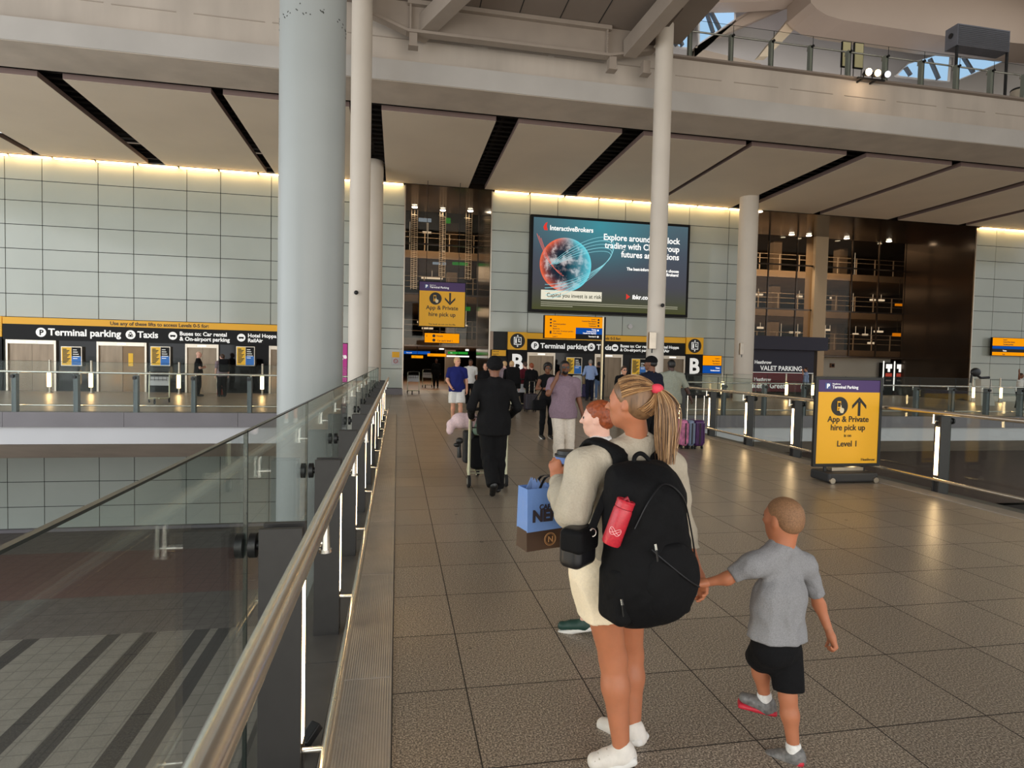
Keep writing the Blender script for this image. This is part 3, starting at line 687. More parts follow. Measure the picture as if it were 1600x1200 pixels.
for i, (a, b) in enumerate([(-15.85, -14.0), (-12.48, -10.55), (-9.03, -7.68), (-5.6, -4.25)]):
    lift(a, b, ['lift entrance at the outer end of the long sign beyond the void', 'lift entrance with one door open beside two black panels, beyond the void', 'closed lift entrance behind the person in the black T-shirt', 'closed lift entrance partly behind the thick pale column'][i], i == 1)
for i, (a, b) in enumerate([(6.12, 7.5), (9.5, 10.95), (12.9, 14.28)]):
    lift(a, b, ['lift entrance beside the first letter B panel', 'lift entrance behind the sign pole, between the other two', 'lift entrance beside the second letter B panel'][i])
def info_poster(label, x0, z0, x1, z1, y=28.26):
    t = thing('information_poster', label, 'poster', ((x0+x1)/2, y, z0), 'yellow and blue posters between the lifts')
    MB().box((x0, y, z0), (x1, y+.17, z1)).build('poster_frame', M_steelw, t, bevel=.005)
    xm = (x0+x1)/2
    MB().box((x0+.03, y-.004, z0+.03), (xm, y+.001, z1-.03)).build('yellow_half', M_liftpost, t)
    MB().box((xm+.01, y-.004, z0+.03), (x1-.03, y+.001, z0+(z1-z0)*.5)).build('blue_quarter', M_posterblue, t)
    MB().box((xm+.01, y-.004, z0+(z1-z0)*.5), (x1-.03, y+.001, z1-.03)).build('black_quarter', M_signblack, t)
    m = MB(); w = xm-x0-.1
    for i in range(11):
        z = z1-.12-i*(z1-z0-.2)/11; m.box((x0+.07, y-.007, z-.02), (x0+.07+w*(.5+.5*((i*37) % 10)/10), y-.004, z+.018))
    m.build('print_lines', M_textblack, t)
    m = MB()
    for i in range(5): z = z1-.14-i*.09; m.box((xm+.06, y-.007, z-.012), (xm+.06+w*(.5+.4*((i*53) % 10)/10), y-.004, z+.012))
    m.build('print_lines', M_white_e, t)
for i, (a, b) in enumerate([(95, 128), (235, 266), (369, 398)]):
    x0, z1 = P2(a, 541, 28.26); x1, z0 = P2(b, 572, 28.26)
    info_poster('yellow and blue poster on black glass, %s along the lifts beyond the void' % ORD[i], x0, z0, x1, z1)
x0, z1 = P2(885, 558, 28.26); x1, z0 = P2(909, 585, 28.26); info_poster('yellow and blue poster beside the man in the pale blue shirt', x0, z0, x1, z1)
x0, z1 = P2(987, 560, 28.26); x1, z0 = P2(1012, 586, 28.26); info_poster('yellow and blue poster behind the man in the dark cap', x0, z0, x1, z1)
# letter panels
def letter_panel(ch, x0, x1, label, zt=3.06):
    t = thing('letter_sign', label, 'sign', ((x0+x1)/2, 28.42, .7), 'letter panels beside the lifts')
    MB().box((x0, 28.3, 2.22), (x1, 28.44, zt)).build('yellow_panel', M_yellow, t)
    MB().box((x0, 28.3, .0), (x1, 28.44, 2.215)).build('black_panel', M_signblack, t)
    roundel(t, (x0+x1)/2, 28.296, 2.64, .36, 'lift', False)
    words('letter', ch, (x0+x1)/2, 28.296, 1.25, 1.08, M_white_e, t, align='CENTER', bold=.03, sx=.95)
letter_panel('B', 5.16, 6.09, 'black panel with white letter B beside the first lift, pictogram above')
letter_panel('B', 14.3, 15.24, 'black panel with white letter B beside the small orange and blue sign')
letter_panel('A', -16.92, -15.98, 'black panel with white letter A at the end of the lifts beyond the void')
# small wall signs
def lines_sign(label, px0, py0, px1, py1, Y, cols, back=M_orange, name='direction_sign', texts=(), th=.12, grp=None):
    x0, z1 = P2(px0, py0, Y); x1, z0 = P2(px1, py1, Y)
    t = thing(name, label, 'sign', ((x0+x1)/2, Y, z0), grp)
    MB().box((x0, Y, z0), (x1, Y+th, z1)).build('sign_case', M_signblack, t)
    for (u0, v0, u1, v1, m) in cols:
        MB().box((x0+.02+(x1-x0-.04)*u0, Y-.006, z0+.02+(z1-z0-.04)*v0), (x0+.02+(x1-x0-.04)*u1, Y, z0+.02+(z1-z0-.04)*v1)).build('sign_face', m, t)
    for (u, v, h, s, m, al) in texts:
        words('lettering', s, x0+(x1-x0)*u, Y-.008, z0+(z1-z0)*v, (z1-z0)*h, m, t, align=al, bold=.02)
    return t, x0, x1, z0, z1
lines_sign('small orange and blue sign fixed beside the second letter B panel', 1098, 555, 1127, 584, 28.3, [(0, .45, 1, 1, M_orange), (0, 0, 1, .42, M_blue)], texts=[(.9, .8, .1, 'Level 1', M_textblack, 'RIGHT'), (.9, .66, .1, 'Bus Station', M_textblack, 'RIGHT'), (.9, .52, .1, 'Terminal 3', M_textblack, 'RIGHT'), (.9, .28, .1, 'Trains', M_ltwhite, 'RIGHT'), (.9, .14, .1, 'Underground', M_ltwhite, 'RIGHT')])
lines_sign('small yellow notice on the wall beside the first letter B panel', 768, 546, 791, 557, 28.38, [(0, 0, 1, 1, M_yellow)], texts=[(.1, .65, .22, 'Lifts to all', M_textblack, 'LEFT'), (.1, .25, .22, 'levels 0-5', M_textblack, 'LEFT')])
t, x0, x1, z0, z1 = lines_sign('orange and blue direction sign on a steel pole near the lifts', 851, 492, 942, 531, 23.0,
    [(0, 0, .53, 1, M_orange), (.53, .5, 1, 1, M_orange), (.53, .21, 1, .49, M_blue), (.53, 0, 1, .2, M_signblack)], th=.2, name='pole_sign',
    texts=[(.14, .72, .085, 'Lifts', M_textblack, 'LEFT'), (.14, .6, .085, 'Terminal parking', M_textblack, 'LEFT'), (.14, .5, .085, 'Taxis', M_textblack, 'LEFT'), (.14, .4, .085, 'Buses to:', M_textblack, 'LEFT'), (.14, .3, .075, 'Car rental, On-airport parking', M_textblack, 'LEFT'), (.14, .2, .075, 'Hotel Hoppa', M_textblack, 'LEFT'), (.14, .06, .08, 'Level 1', M_textblack, 'LEFT'),
           (.88, .85, .08, 'Level 1', M_textblack, 'RIGHT'), (.88, .76, .085, 'Central Bus Station', M_textblack, 'RIGHT'), (.88, .66, .085, 'Terminal 3', M_textblack, 'RIGHT'), (.88, .56, .08, 'Underpass', M_textblack, 'RIGHT'), (.88, .4, .085, 'Trains', M_ltwhite, 'RIGHT'), (.88, .32, .08, 'Underground', M_ltwhite, 'RIGHT'), (.88, .24, .08, 'Heathrow Express', M_ltwhite, 'RIGHT'), (.88, .1, .08, 'Terminal 3', M_ltwhite, 'RIGHT')])
m = MB()
for q, s in ((.82, 1), (.68, .8), (.55, .8), (.28, 1.6)): m.box((x0+.09*(x1-x0), 22.986, z0+(z1-z0)*(q-.05*s)), (x0+.12*(x1-x0), 22.992, z0+(z1-z0)*(q+.03*s)))
for q in (.86, .74, .6): m.box((x0+.9*(x1-x0), 22.986, z0+(z1-z0)*(q-.04)), (x0+.93*(x1-x0), 22.992, z0+(z1-z0)*(q+.04)))
m.build('pictogram', M_textblack, t)
m = MB()
for q in (.4, .12): m.disc((x0+.91*(x1-x0), 22.985, z0+(z1-z0)*q), .035, .005)
m.build('pictogram', M_ltwhite, t)
MB().box((x1-.04, 22.98, 0), (x1+.02, 23.1, z1)).build('pole', M_ltwhite if False else mat('pale_pole', (222, 206, 170), .3, .6), t)
MB().box((x1+.02, 22.98, 0), (x1+.1, 23.2, z1)).build('pole', M_signblack, t)
MB().box((x1-.25, 22.85, 0), (x1+.3, 23.3, .02)).build('base_plate', M_steelw, t)
lines_sign('orange and blue direction sign on the wall past the wide bronze recess', 1551, 527, 1640, 558, 28.2, [(0, .55, 1, 1, M_orange), (0, .38, 1, .53, M_blue), (0, .2, 1, .38, M_signblack), (0, 0, 1, .19, M_orange)],
    texts=[(.18, .85, .1, 'Level 1', M_textblack, 'LEFT'), (.18, .73, .1, 'Central Bus Station', M_textblack, 'LEFT'), (.18, .6, .1, 'Terminal parking', M_textblack, 'LEFT'), (.18, .25, .1, 'Trains', M_ltwhite, 'LEFT'), (.18, .05, .1, 'Exit', M_textblack, 'LEFT')])
# ground level notices on the cladding strip beside the narrow recess
x0, z1 = P2(612, 549, 28.42); x1, z0 = P2(624.5, 570, 28.42)
t = thing('wall_notice', 'small yellow and white prohibition notice on the cladding beside the narrow recess', 'notice', ((x0+x1)/2, 28.45, z0))
MB().box((x0, 28.44, z0), (x1, 28.49, z1)).build('board', M_white, t); MB().box((x0+.02, 28.434, (z0+z1)/2+.03), (x1-.02, 28.44, z1-.02)).build('yellow_face', M_yellow, t)
MB().tube([((x0+x1)/2+.09*math.cos(a), 28.43, z0+.17+.09*math.sin(a)) for a in np.linspace(0, 2*PI, 17)[:-1]], .012, 6, closed=True).bar(((x0+x1)/2-.06, 28.43, z0+.23), ((x0+x1)/2+.06, 28.43, z0+.11), .02, .006).build('prohibition_ring', mat('sign_red', (190, 40, 36), .5), t)
x0, z1 = P2(500, 535, 28.35); x1, z0 = P2(543, 598, 28.35)
t = thing('magenta_poster', 'tall magenta poster between the thick column and the slim one', 'poster', ((x0+x1)/2, 28.4, z0))
MB().box((x0, 28.36, z0), (x1, 28.46, z1)).build('poster_case', M_signblack, t)
MB().box((x0+.03, 28.35, z0+.03), (x1-.03, 28.36, z1-.03)).build('poster_face', mat('magenta', (176, 40, 130), .4, emit=(190, 30, 140), estr=.25), t)
words('lettering', 'rge', x1-.05, 28.345, z0+1.1, .32, M_white_e, t, align='RIGHT', bold=.03)
# smoke detector-like round fitting under the screen
t = MB().disc((P2(985, 510, 28.4)[0], 28.4, P2(985, 510, 28.4)[1]), .12, .1).build('wall_speaker', M_white); tag(t, 'small round white fitting on the cladding under the advertising screen', 'wall fitting')

# ================================================================= ADVERTISING SCREEN
bx0, bx1, bz0, bz1 = 6.13, 14.28, 4.05, 8.66
scr = thing('advertising_screen', 'large black-framed lit advertising screen showing a globe on the pale cladding', 'screen', ((bx0+bx1)/2, 28.4, bz0))
MB().box((bx0, 28.22, bz0), (bx1, 28.49, bz1)).build('screen_frame', M_signblack, scr, bevel=.01)
m = bpy.data.materials.new('screen_picture'); m.use_nodes = True; nt = m.node_tree; nt.nodes.clear(); N = nt.nodes; L = nt.links
tc = N.new('ShaderNodeTexCoord'); sp = N.new('ShaderNodeSeparateXYZ'); L.new(tc.outputs['Generated'], sp.inputs[0])
r1 = N.new('ShaderNodeValToRGB'); e = r1.color_ramp.elements; e[0].position = 0; e[0].color = lin((84, 86, 52)); e[1].position = 1; e[1].color = lin((88, 112, 122))
k = e.new(.3); k.color = lin((84, 84, 92)); k = e.new(.65); k.color = lin((84, 92, 104)); L.new(sp.outputs[2], r1.inputs[0])
gx = mnode(N, L, 'SUBTRACT', sp.outputs[0], .42); gz = mnode(N, L, 'SUBTRACT', sp.outputs[2], .95)
gd = mnode(N, L, 'SQRT', mnode(N, L, 'ADD', mnode(N, L, 'MULTIPLY', gx, gx), mnode(N, L, 'MULTIPLY', mnode(N, L, 'MULTIPLY', gz, gz), .6)))
gf = mnode(N, L, 'POWER', mnode(N, L, 'MAXIMUM', mnode(N, L, 'SUBTRACT', 1, mnode(N, L, 'MULTIPLY', gd, 1.9)), 0), 1.5)
c = cmix(N, L, mnode(N, L, 'MULTIPLY', gf, .75), r1.outputs[0], lin((70, 170, 184)))
em = N.new('ShaderNodeEmission'); L.new(c, em.inputs[0]); em.inputs[1].default_value = .8; o = N.new('ShaderNodeOutputMaterial'); L.new(em.outputs[0], o.inputs[0]); MATS['screen_picture'] = m
MB().box((bx0+.13, 28.205, bz0+.13), (bx1-.13, 28.215, bz1-.13)).build('screen_face', m, scr)
U = lambda u: bx0+.13+(bx1-bx0-.26)*u
V = lambda v: bz0+.13+(bz1-bz0-.26)*v
# globe
gcx, gcz, gr = U(.205), V(.5), 1.28
m = bpy.data.materials.new('globe_picture'); m.use_nodes = True; nt = m.node_tree; nt.nodes.clear(); N = nt.nodes; L = nt.links
tc = N.new('ShaderNodeTexCoord'); sp = N.new('ShaderNodeSeparateXYZ'); L.new(tc.outputs['Generated'], sp.inputs[0])
nz = N.new('ShaderNodeTexNoise'); nz.inputs['Scale'].default_value = 4.6; nz.inputs['Detail'].default_value = 9; nz.inputs['Roughness'].default_value = .62; L.new(tc.outputs['Generated'], nz.inputs['Vector'])
r1 = N.new('ShaderNodeValToRGB'); e = r1.color_ramp.elements; e[0].position = .46; e[0].color = lin((22, 44, 58)); e[1].position = .6; e[1].color = lin((196, 190, 190)); k = e.new(.52); k.color = lin((96, 92, 98)); L.new(nz.outputs['Fac'], r1.inputs[0])
dx = mnode(N, L, 'SUBTRACT', sp.outputs[0], .5); dz = mnode(N, L, 'SUBTRACT', sp.outputs[2], .5)
dd = mnode(N, L, 'MULTIPLY', mnode(N, L, 'SQRT', mnode(N, L, 'ADD', mnode(N, L, 'MULTIPLY', dx, dx), mnode(N, L, 'MULTIPLY', dz, dz))), 2)
rim = mnode(N, L, 'POWER', mnode(N, L, 'MINIMUM', dd, 1), 7)
side = cmix(N, L, mnode(N, L, 'MULTIPLY_ADD', dx, 2.5, .5, ), lin((255, 110, 70)), lin((110, 226, 240)))
cy = mnode(N, L, 'MULTIPLY', mnode(N, L, 'MAXIMUM', dx, 0), 1.3)
c = cmix(N, L, cy, r1.outputs[0], lin((96, 196, 216))); c = cmix(N, L, rim, c, side)
em = N.new('ShaderNodeEmission'); L.new(c, em.inputs[0]); em.inputs[1].default_value = .95; o = N.new('ShaderNodeOutputMaterial'); L.new(em.outputs[0], o.inputs[0]); MATS['globe_picture'] = m
MB().disc((gcx, 28.198, gcz), gr, .004, 64).build('globe', m, scr)
e_cy = emis('screen_cyan_line', (150, 226, 236), .9); e_rd = emis('screen_red_line', (240, 120, 104), .9); e_wt = emis('screen_white', (255, 252, 246), 1.15)
m = MB()
for i in range(5):
    w, h, rot = 1.95+.1*i, .5+.09*i, math.radians(22+3.5*i); pts = []
    for a in np.linspace(-2.6, 2.0, 60):
        x = w*math.cos(a); z = h*math.sin(a); X = gcx+.45+x*math.cos(rot)-z*math.sin(rot); Z = gcz-.12+x*math.sin(rot)+z*math.cos(rot)
        pts.append((min(max(X, U(.01)), U(.99)), 28.195, min(max(Z, V(.12)), V(.95))))
    m.tube(pts, .010+.004*(i % 2), 6, mi=0)
m.build('orbit_lines', e_cy, scr)
m = MB()
for i in range(3):
    pts = [(max(U(.005), gcx-1.25-.1*i+.9*q), 28.196, gcz+1.2-2.5*q+.9*q*q+.1*i) for q in np.linspace(0, 1.3, 24)]; m.tube(pts, .011, 6)
m.build('orbit_lines', e_rd, scr)
words('lettering', 'InteractiveBrokers', U(.1), 28.2, V(.87), .32, e_wt, scr, bold=.02, sx=.9)
MB().poly([(U(.06), 28.2, V(.9)), (U(.072), 28.2, V(.94)), (U(.085), 28.2, V(.955)), (U(.08), 28.2, V(.91)), (U(.088), 28.2, V(.865)), (U(.066), 28.2, V(.865))], 0, (0, .004, 0)).build('logo', emis('screen_red', (226, 62, 52), 1.0), scr)
words('lettering', 'Explore around the clock\ntrading with CME Group\nfutures and options', U(.945), 28.2, V(.80), .415, e_wt, scr, align='RIGHT', bold=.018, sx=.93)
words('lettering', 'The best-informed investors choose\nInteractive Brokers!', U(.945), 28.2, V(.475), .2, e_wt, scr, align='RIGHT', bold=.03, sx=.93)
MB().box((U(.055), 28.198, V(.11)), (U(.44), 28.202, V(.215))).build('white_box', emis('screen_cream', (238, 232, 210), .95), scr)
words('lettering', 'Capital you invest is at risk', U(.09), 28.194, V(.14), .27, emis('screen_dark_text', (60, 66, 50), .6), scr, bold=.01, sx=.93)
words('lettering', 'ibkr.co.uk', U(.64), 28.2, V(.155), .29, e_wt, scr, bold=.03)
MB().poly([(U(.6), 28.2, V(.145)), (U(.6), 28.2, V(.21)), (U(.625), 28.2, V(.178))], 0, (0, .004, 0)).build('logo', MATS['screen_red'], scr)
m = MB()
for i, w in enumerate((.89, .89, .2)):
    m.box((U(.055), 28.2, V(.078-.02*i)), (U(.055+w), 28.204, V(.085-.02*i)))
m.build('fine_print', emis('screen_fine_print', (200, 196, 170), .7), scr)

# ================================================================= HANGING AND STANDING PARKING SIGNS
def parking_art(t, x0, x1, z0, z1, y, arrow, lines, foot, hp=.135):
    w, h = x1-x0, z1-z0
    MB().box((x0, y, z1-h*hp), (x1, y+.006, z1)).build('purple_header', M_purple, t)
    MB().box((x0, y, z0), (x1, y+.006, z1-h*hp)).build('yellow_face', M_yellow, t)
    s = w*.085; zc = z1-h*hp*.5; xb = x0+w*.11
    o = MB().box((xb, y-.003, zc-s/2), (xb+s, y, zc+s/2)).build('parking_badge', mat('badge_blue', (70, 90, 150), .5), t)
    words('letter', 'P', xb+s*.22, y-.006, zc-s*.38, s*1.05, M_white_e, o, bold=.03, depth=.002)
    words('lettering', 'Heathrow', xb+s*1.3, y-.003, zc+s*.22, s*.38, M_white_e, t, depth=.002)
    words('lettering', 'Terminal Parking', xb+s*1.3, y-.003, zc-s*.42, s*.72, M_white_e, t, bold=.01, depth=.002)
    r = w*.135; zr = z1-h*(hp+.17); o = roundel(t, x0+w*.35, y-.003, zr, r, 'phone', False)
    ax = x0+w*.67; d = 1 if arrow == 'up' else -1
    m = MB(); q = lambda X, Z: (ax+X*r, y-.004, zr+d*Z*r)
    m.poly([q(-.15, -1), q(.15, -1), q(.15, .55), q(-.15, .55)], 0, (0, .004, 0))
    m.poly([q(0, 1), q(.85, .12), q(.85, -.25), q(0, .62), q(-.85, -.25), q(-.85, .12)], 0, (0, .004, 0))
    m.build('arrow', M_textblack, t)
    for (s_, dz, sz, bo) in lines: words('lettering', s_, (x0+x1)/2, y-.003, z1-h*dz, w*sz, M_textblack, t, align='CENTER', bold=bo, depth=.002)
    if foot: words('lettering', foot[0], foot[1](x0, x1), y-.003, z0+h*.03, w*foot[2], M_textblack, t, align=foot[3], depth=.002)
x0, x1, z0, z1 = .93, 2.98, 3.17, 5.15
t = thing('hanging_sign', 'purple and yellow App & Private hire pick up sign hanging in the narrow recess', 'sign', ((x0+x1)/2, 27.5, z1))
MB().box((x0-.04, 27.51, z0-.04), (x1+.04, 27.6, z1+.04)).build('sign_case', M_signblack, t)
parking_art(t, x0, x1, z0, z1, 27.5, 'down', [('App & Private', .62, .125, .015), ('hire pick up', .77, .125, .015)], ('This level: do not use the lifts', lambda a, b: (a+b)/2, .05, 'CENTER'), .2)
for x in (x0+.3, x1-.3): MB().cyl((x, 27.56, z1), (x, 27.56, 9.75), .012, 8).build('hanger', M_dark, t)
t, x0, x1, z0, z1 = lines_sign('lit orange Hotel and Car park sign hanging below the purple and yellow sign', 663, 519.5, 718, 537, 27.5, [(0, 0, 1, 1, M_orange)], texts=[(.34, .62, .24, 'Hotels', M_textblack, 'LEFT'), (.36, .17, .24, 'Car park level 1', M_textblack, 'LEFT'), (.06, .58, .3, '\u2191' if False else 'I', M_textblack, 'LEFT')])
MB().disc((x0+.27*(x1-x0), 27.488, z0+.7*(z1-z0)), .07, .005).disc((x0+.27*(x1-x0), 27.488, z0+.28*(z1-z0)), .07, .005).build('pictogram', M_textblack, t)
for x in (x0+.2, x1-.2): MB().cyl((x, 27.58, z1), (x, 27.58, 3.2), .012, 8).build('hanger', M_dark, t)
# standing sign
sy = 7.82; x0, x1, z0, z1 = 6.02, 7.15, .22, 1.55
t = thing('standing_sign', 'tall yellow pavement sign reading App & Private hire pick up is on Level 1', 'sign', ((x0+x1)/2, sy+.05, 0))
fr = MB(); fw = .045
fr.box((x0, sy, z0), (x0+fw, sy+.05, z1)); fr.box((x1-fw, sy, z0), (x1, sy+.05, z1)); fr.box((x0+fw, sy, z0), (x1-fw, sy+.05, z0+fw)); fr.box((x0+fw, sy, z1-fw), (x1-fw, sy+.05, z1)); fr.box((x0+fw, sy+.02, z0+fw), (x1-fw, sy+.03, z1-fw))
fr.build('sign_frame', M_black, t, bevel=.006)
parking_art(t, x0+fw, x1-fw, z0+fw, z1-fw, sy+.012, 'up', [('App & Private', .5, .118, .015), ('hire pick up', .6, .118, .015), ('is on', .68, .062, .01), ('Level 1', .795, .118, .015)], ('Heathrow', lambda a, b: b-.04, .055, 'RIGHT'), .145)
MB().poly([(x0+.14, sy-.17, .015), (x1-.17, sy-.17, .015), (x1-.17, sy+.25, .015), (x0+.14, sy+.25, .015)], 0, (0, 0, .14)).build('weighted_base', mat('base_rubber', (46, 46, 47), .6), t, bevel=.03)
for x in (x0+.22, x1-.26): MB().cyl((x, sy+.03, .1), (x, sy+.03, z0+.02), .025, 12).build('spring_stem', M_black, t, smooth=True)
MB().cyl((x0+.19, sy-.19, .045), (x0+.19, sy-.16, .045), .042, 14).cyl((x1-.22, sy-.19, .045), (x1-.22, sy-.16, .045), .042, 14).build('wheel_cap', M_steelw, t)
MB().box((x0+.3, sy-.02, z0-.06), (x1-.3, sy+.07, z0-.01)).build('cross_bar', M_steelw, t)

# ---- boards in the wide recess
t = thing('valet_parking_board', 'dark navy board reading VALET PARKING above a maroon board', 'board', (21.7, 31, .3))
x0, z1 = P2(1176, 543, 31); x1, z0 = P2(1271, 583, 31); MB().box((x0-.6, 31, z0), (x1, 31.3, z1)).build('navy_board', mat('sign_navy', (26, 22, 44), .5), t)
MB().box((x0-.6, 31, z0-.03), (x1, 31.3, z0)).build('white_line', M_white_e, t)
MB().box((x0-.6, 31, .25), (x1-.5, 31.3, z0-.03)).build('maroon_board', mat('sign_maroon', (110, 22, 34), .5), t)
for (s, px, py, h) in (('Heathrow', 1179, 568, .27), ('VALET PARKING', 1188, 578.5, .38), ('Heathrow', 1178, 595, .27), ('Meet & Greet', 1170, 606, .42)):
    x, z = P2(px, py, 30.98); words('lettering', s, x, 30.985, z, h, M_white_e, t, bold=.015, sx=.95)
x0, z1 = P2(1181, 543, 30.6); struct(MB().box((18.2, 30.6, 2.65), (24.2, 31.4, 3.4)).build('trim_40', mat('sign_navy2', (30, 26, 48), .5)))
struct(MB().box((18.3, 31.45, 0), (24.2, 31.6, 2.65)).build('wall_valet', M_dark))
for i, px in enumerate((1384, 1401)):
    x, y, z = P(px, 600, 33.9); t = thing('ticket_machine', ['dark ticket machine with a lit top beside the pale recess wall', 'dark ticket machine with a lit top close to the bronze side wall'][i], 'ticket machine', (x, 34, 0), 'ticket machines')
    MB().box((x-.3, 33.7, 0), (x+.3, 34.2, 2.1)).build('cabinet', M_signblack, t, bevel=.02)
    MB().box((x-.22, 33.69, 1.72), (x+.22, 33.7, 2.0)).box((x-.08, 33.69, 1.5), (x+.08, 33.7, 1.72)).build('lit_top', M_ltwhite, t)
    MB().box((x-.24, 33.69, 1.2), (x+.24, 33.7, 1.42)).build('screen', mat('kiosk_red', (120, 40, 36), .5, emit=(190, 70, 50), estr=.5), t)
    MB().box((x-.2, 33.69, .9), (x+.2, 33.7, 1.0)).build('slot_panel', M_steelw, t)
    MB().box((x-.36, 33.75, .3), (x-.31, 33.8, 2.2)).build('light_bar', M_ltwhite, t)
x, y, z = P(1301, 571, 34.4); t = thing('wall_button', 'small brown square plate with a round button on the pale recess wall', 'wall fitting', (x, y, z))
MB().box((x-.14, 34.38, z-.14), (x+.14, 34.5, z+.14)).build('plate', mat('plate_brown', (120, 84, 60), .5), t); MB().disc((x, 34.36, z), .09, .02).build('button', M_signblack, t)
# lit signs deep in the narrow recess
for si, (px0, py0, px1, py1, m, l, s) in enumerate(((631, 549, 672, 553, M_blue, 'blue', 'Car park'), (668, 553, 697, 556.5, M_orange, 'amber', 'Level 1'), (700, 550, 731, 553, emis('lit_green', (40, 150, 50), .9), 'green', 'Exit'), (643, 556, 661, 559, M_orange, 'small amber', 'Lifts'), (698, 556, 733, 557.5, M_ltwhite, 'long white', ''), (676, 410, 697, 413, emis('lit_pale_blue', (150, 180, 220), .9), 'pale blue deck', ''), (707, 410, 731, 414, MATS['lit_green'], 'green deck', ''), (654, 341, 674, 346, MATS['lit_pale_blue'], 'pale blue top deck', ''), (696, 341, 704, 348, MATS['lit_green'], 'small green top deck', ''), (726, 480, 735, 485, MATS['lit_green'], 'small green middle deck', ''), (1400, 475, 1411, 477.5, M_orange, 'amber middle deck', ''), (1396, 521, 1409, 525, M_orange, 'amber lower deck', ''))):
    Y = 36.9-.16*si; x0, z1 = P2(px0, py0, Y); x1, z0 = P2(px1, py1, Y)
    t = thing('lit_car_park_sign', 'small lit %s sign inside the car park' % l, 'sign', ((x0+x1)/2, Y, z0), 'lit signs in the car park')
    MB().box((x0, Y, z0-.03), (x1, Y+.1, z1+.03)).build('sign_face', m, t); MB().cyl(((x0+x1)/2, Y+.05, z1), ((x0+x1)/2, Y+.05, min(q for q in (2.45, 5.1, 7.75, 11.0) if q > z1)), .015, 6).build('hanger', M_dark, t)
    if s: words('lettering', s, x0+.15, Y-.004, z0+.02, (z1-z0)*.8, M_ltwhite if m is not M_orange else M_textblack, t)

# ================================================================= UPPER GALLERY
clad = mat('curved_brown_cladding', (160, 142, 126), .6, noise=(.3, .06)); clad2 = mat('grey_gallery_wall', (200, 192, 188), .6, noise=(.3, .06)); clad3 = mat('tan_cladding', (196, 176, 150), .5)
def slabpoly(name, pts, Y, th, m):
    return struct(MB().poly([P(a, b, Y) for a, b in pts], 0, (0, th, 0)).build(name, m))
slabpoly('wall_gallery_back', [(1040, -90), (1700, -60), (1700, 170), (1040, 90)], 27.5, .2, clad2)
slabpoly('wall_gallery_brown', [(1085, 74), (1262, -4), (1262, -60), (1160, -60), (1195, 5), (1150, 28), (1150, 34), (1092, 66), (1085, 90), (1190, 100)], 25.6, .3, clad)
slabpoly('wall_gallery_tan', [(1262, -6), (1272, -6), (1276, 10), (1200, 88), (1186, 88)], 25.2, .35, clad3)
slabpoly('ceiling_gallery_sweep', [(1267, -60), (1267, 4), (1276, 14), (1292, 24), (1320, 32), (1360, 38), (1480, 57), (1700, 78), (1700, -60)], 23.5, 1.6, clad)
slabpoly('ceiling_gallery_corner', [(1046, -40), (1046, 1), (1130, 4), (1180, 3), (1262, -3), (1262, -60)], 24.5, .8, clad)
skyglass = emis('daylit_glazing', (176, 214, 250), .95)
for i, (pts, l) in enumerate((([(1051, 42), (1082, 20), (1080, 74), (1062, 72), (1047, 58)], 'a small slanted skylight pane beyond the near end of the upper gallery'), ([(1094, 6), (1147, 13), (1147, 30), (1094, 66)], 'tall skylight pane with a dark bar at the near end of the upper gallery'), ([(1404, 116), (1420, 100), (1484, 80), (1480, 126), (1407, 118)], 'long skylight pane beside the louvred grey cabinet'), ([(1497, 72), (1584, 79), (1576, 92), (1497, 124)], 'sloping skylight pane under the louvred grey cabinet'))):
    t = thing('gallery_skylight', l, 'skylight', P(*pts[0], 25.4), 'skylights behind the upper gallery')
    c = np.mean(np.array(pts), axis=0); big = [(c[0]+(a-c[0])*1.1, c[1]+(b-c[1])*1.1) for a, b in pts]
    MB().poly([P(a, b, 25.45) for a, b in big], 0, (0, .14, 0)).build('skylight_frame', clad2, t)
    MB().poly([P(a, b, 25.42) for a, b in pts], 0, (0, .02, 0)).build('skylight_glass', skyglass, t)
    m = MB()
    bars = {0: [((1056, 48), (1066, 72)), ((1050, 58), (1058, 71))], 1: [((1105, 9), (1124, 46)), ((1100, 9), (1114, 52))], 2: [((1452, 92), (1466, 124)), ((1414, 106), (1422, 118))], 3: [((1500, 82), (1520, 114)), ((1556, 78), (1572, 92))]}[i]
    for a, b2 in bars: m.bar(P(*a, 25.36), P(*b2, 25.36), .22, .1)
    m.build('glazing_bar', mat('dark_glazing_bar', (84, 84, 88), .5), t)
# louvred cabinet
t = thing('louvred_cabinet', 'grey louvred metal cabinet standing at the upper gallery railing', 'cabinet', (21.8, 20.5, 11.5))
x0, z1 = P2(1497, 36, 20.3); x1, _ = P2(1579, 48, 20.3); _, z0 = P2(1497, 70, 20.3)
MB().box((x0, 20.3, z0), (x1, 20.85, z1)).build('casing', mat('cabinet_grey', (120, 122, 130), .45, .4, noise=(2, .15)), t, bevel=.01)
m = MB()
for z in np.arange(z0+.06, z1-.04, .07): m.bar((x0+.05, 20.29, z), (x1-.05, 20.29, z), .02, .03)
m.build('louvres', mat('louvre_grey', (120, 122, 128), .4, .5), t)
for x in (x0+.03, x1-.08): MB().box((x, 20.32, 11.5), (x+.07, 20.4, z0)).build('leg', M_postd, t)
MB().tube([(x0-.01, 20.58, z1-.35), (x0-.03, 20.58, z1-.35)], .1, 16).build('round_vent', M_black, t)
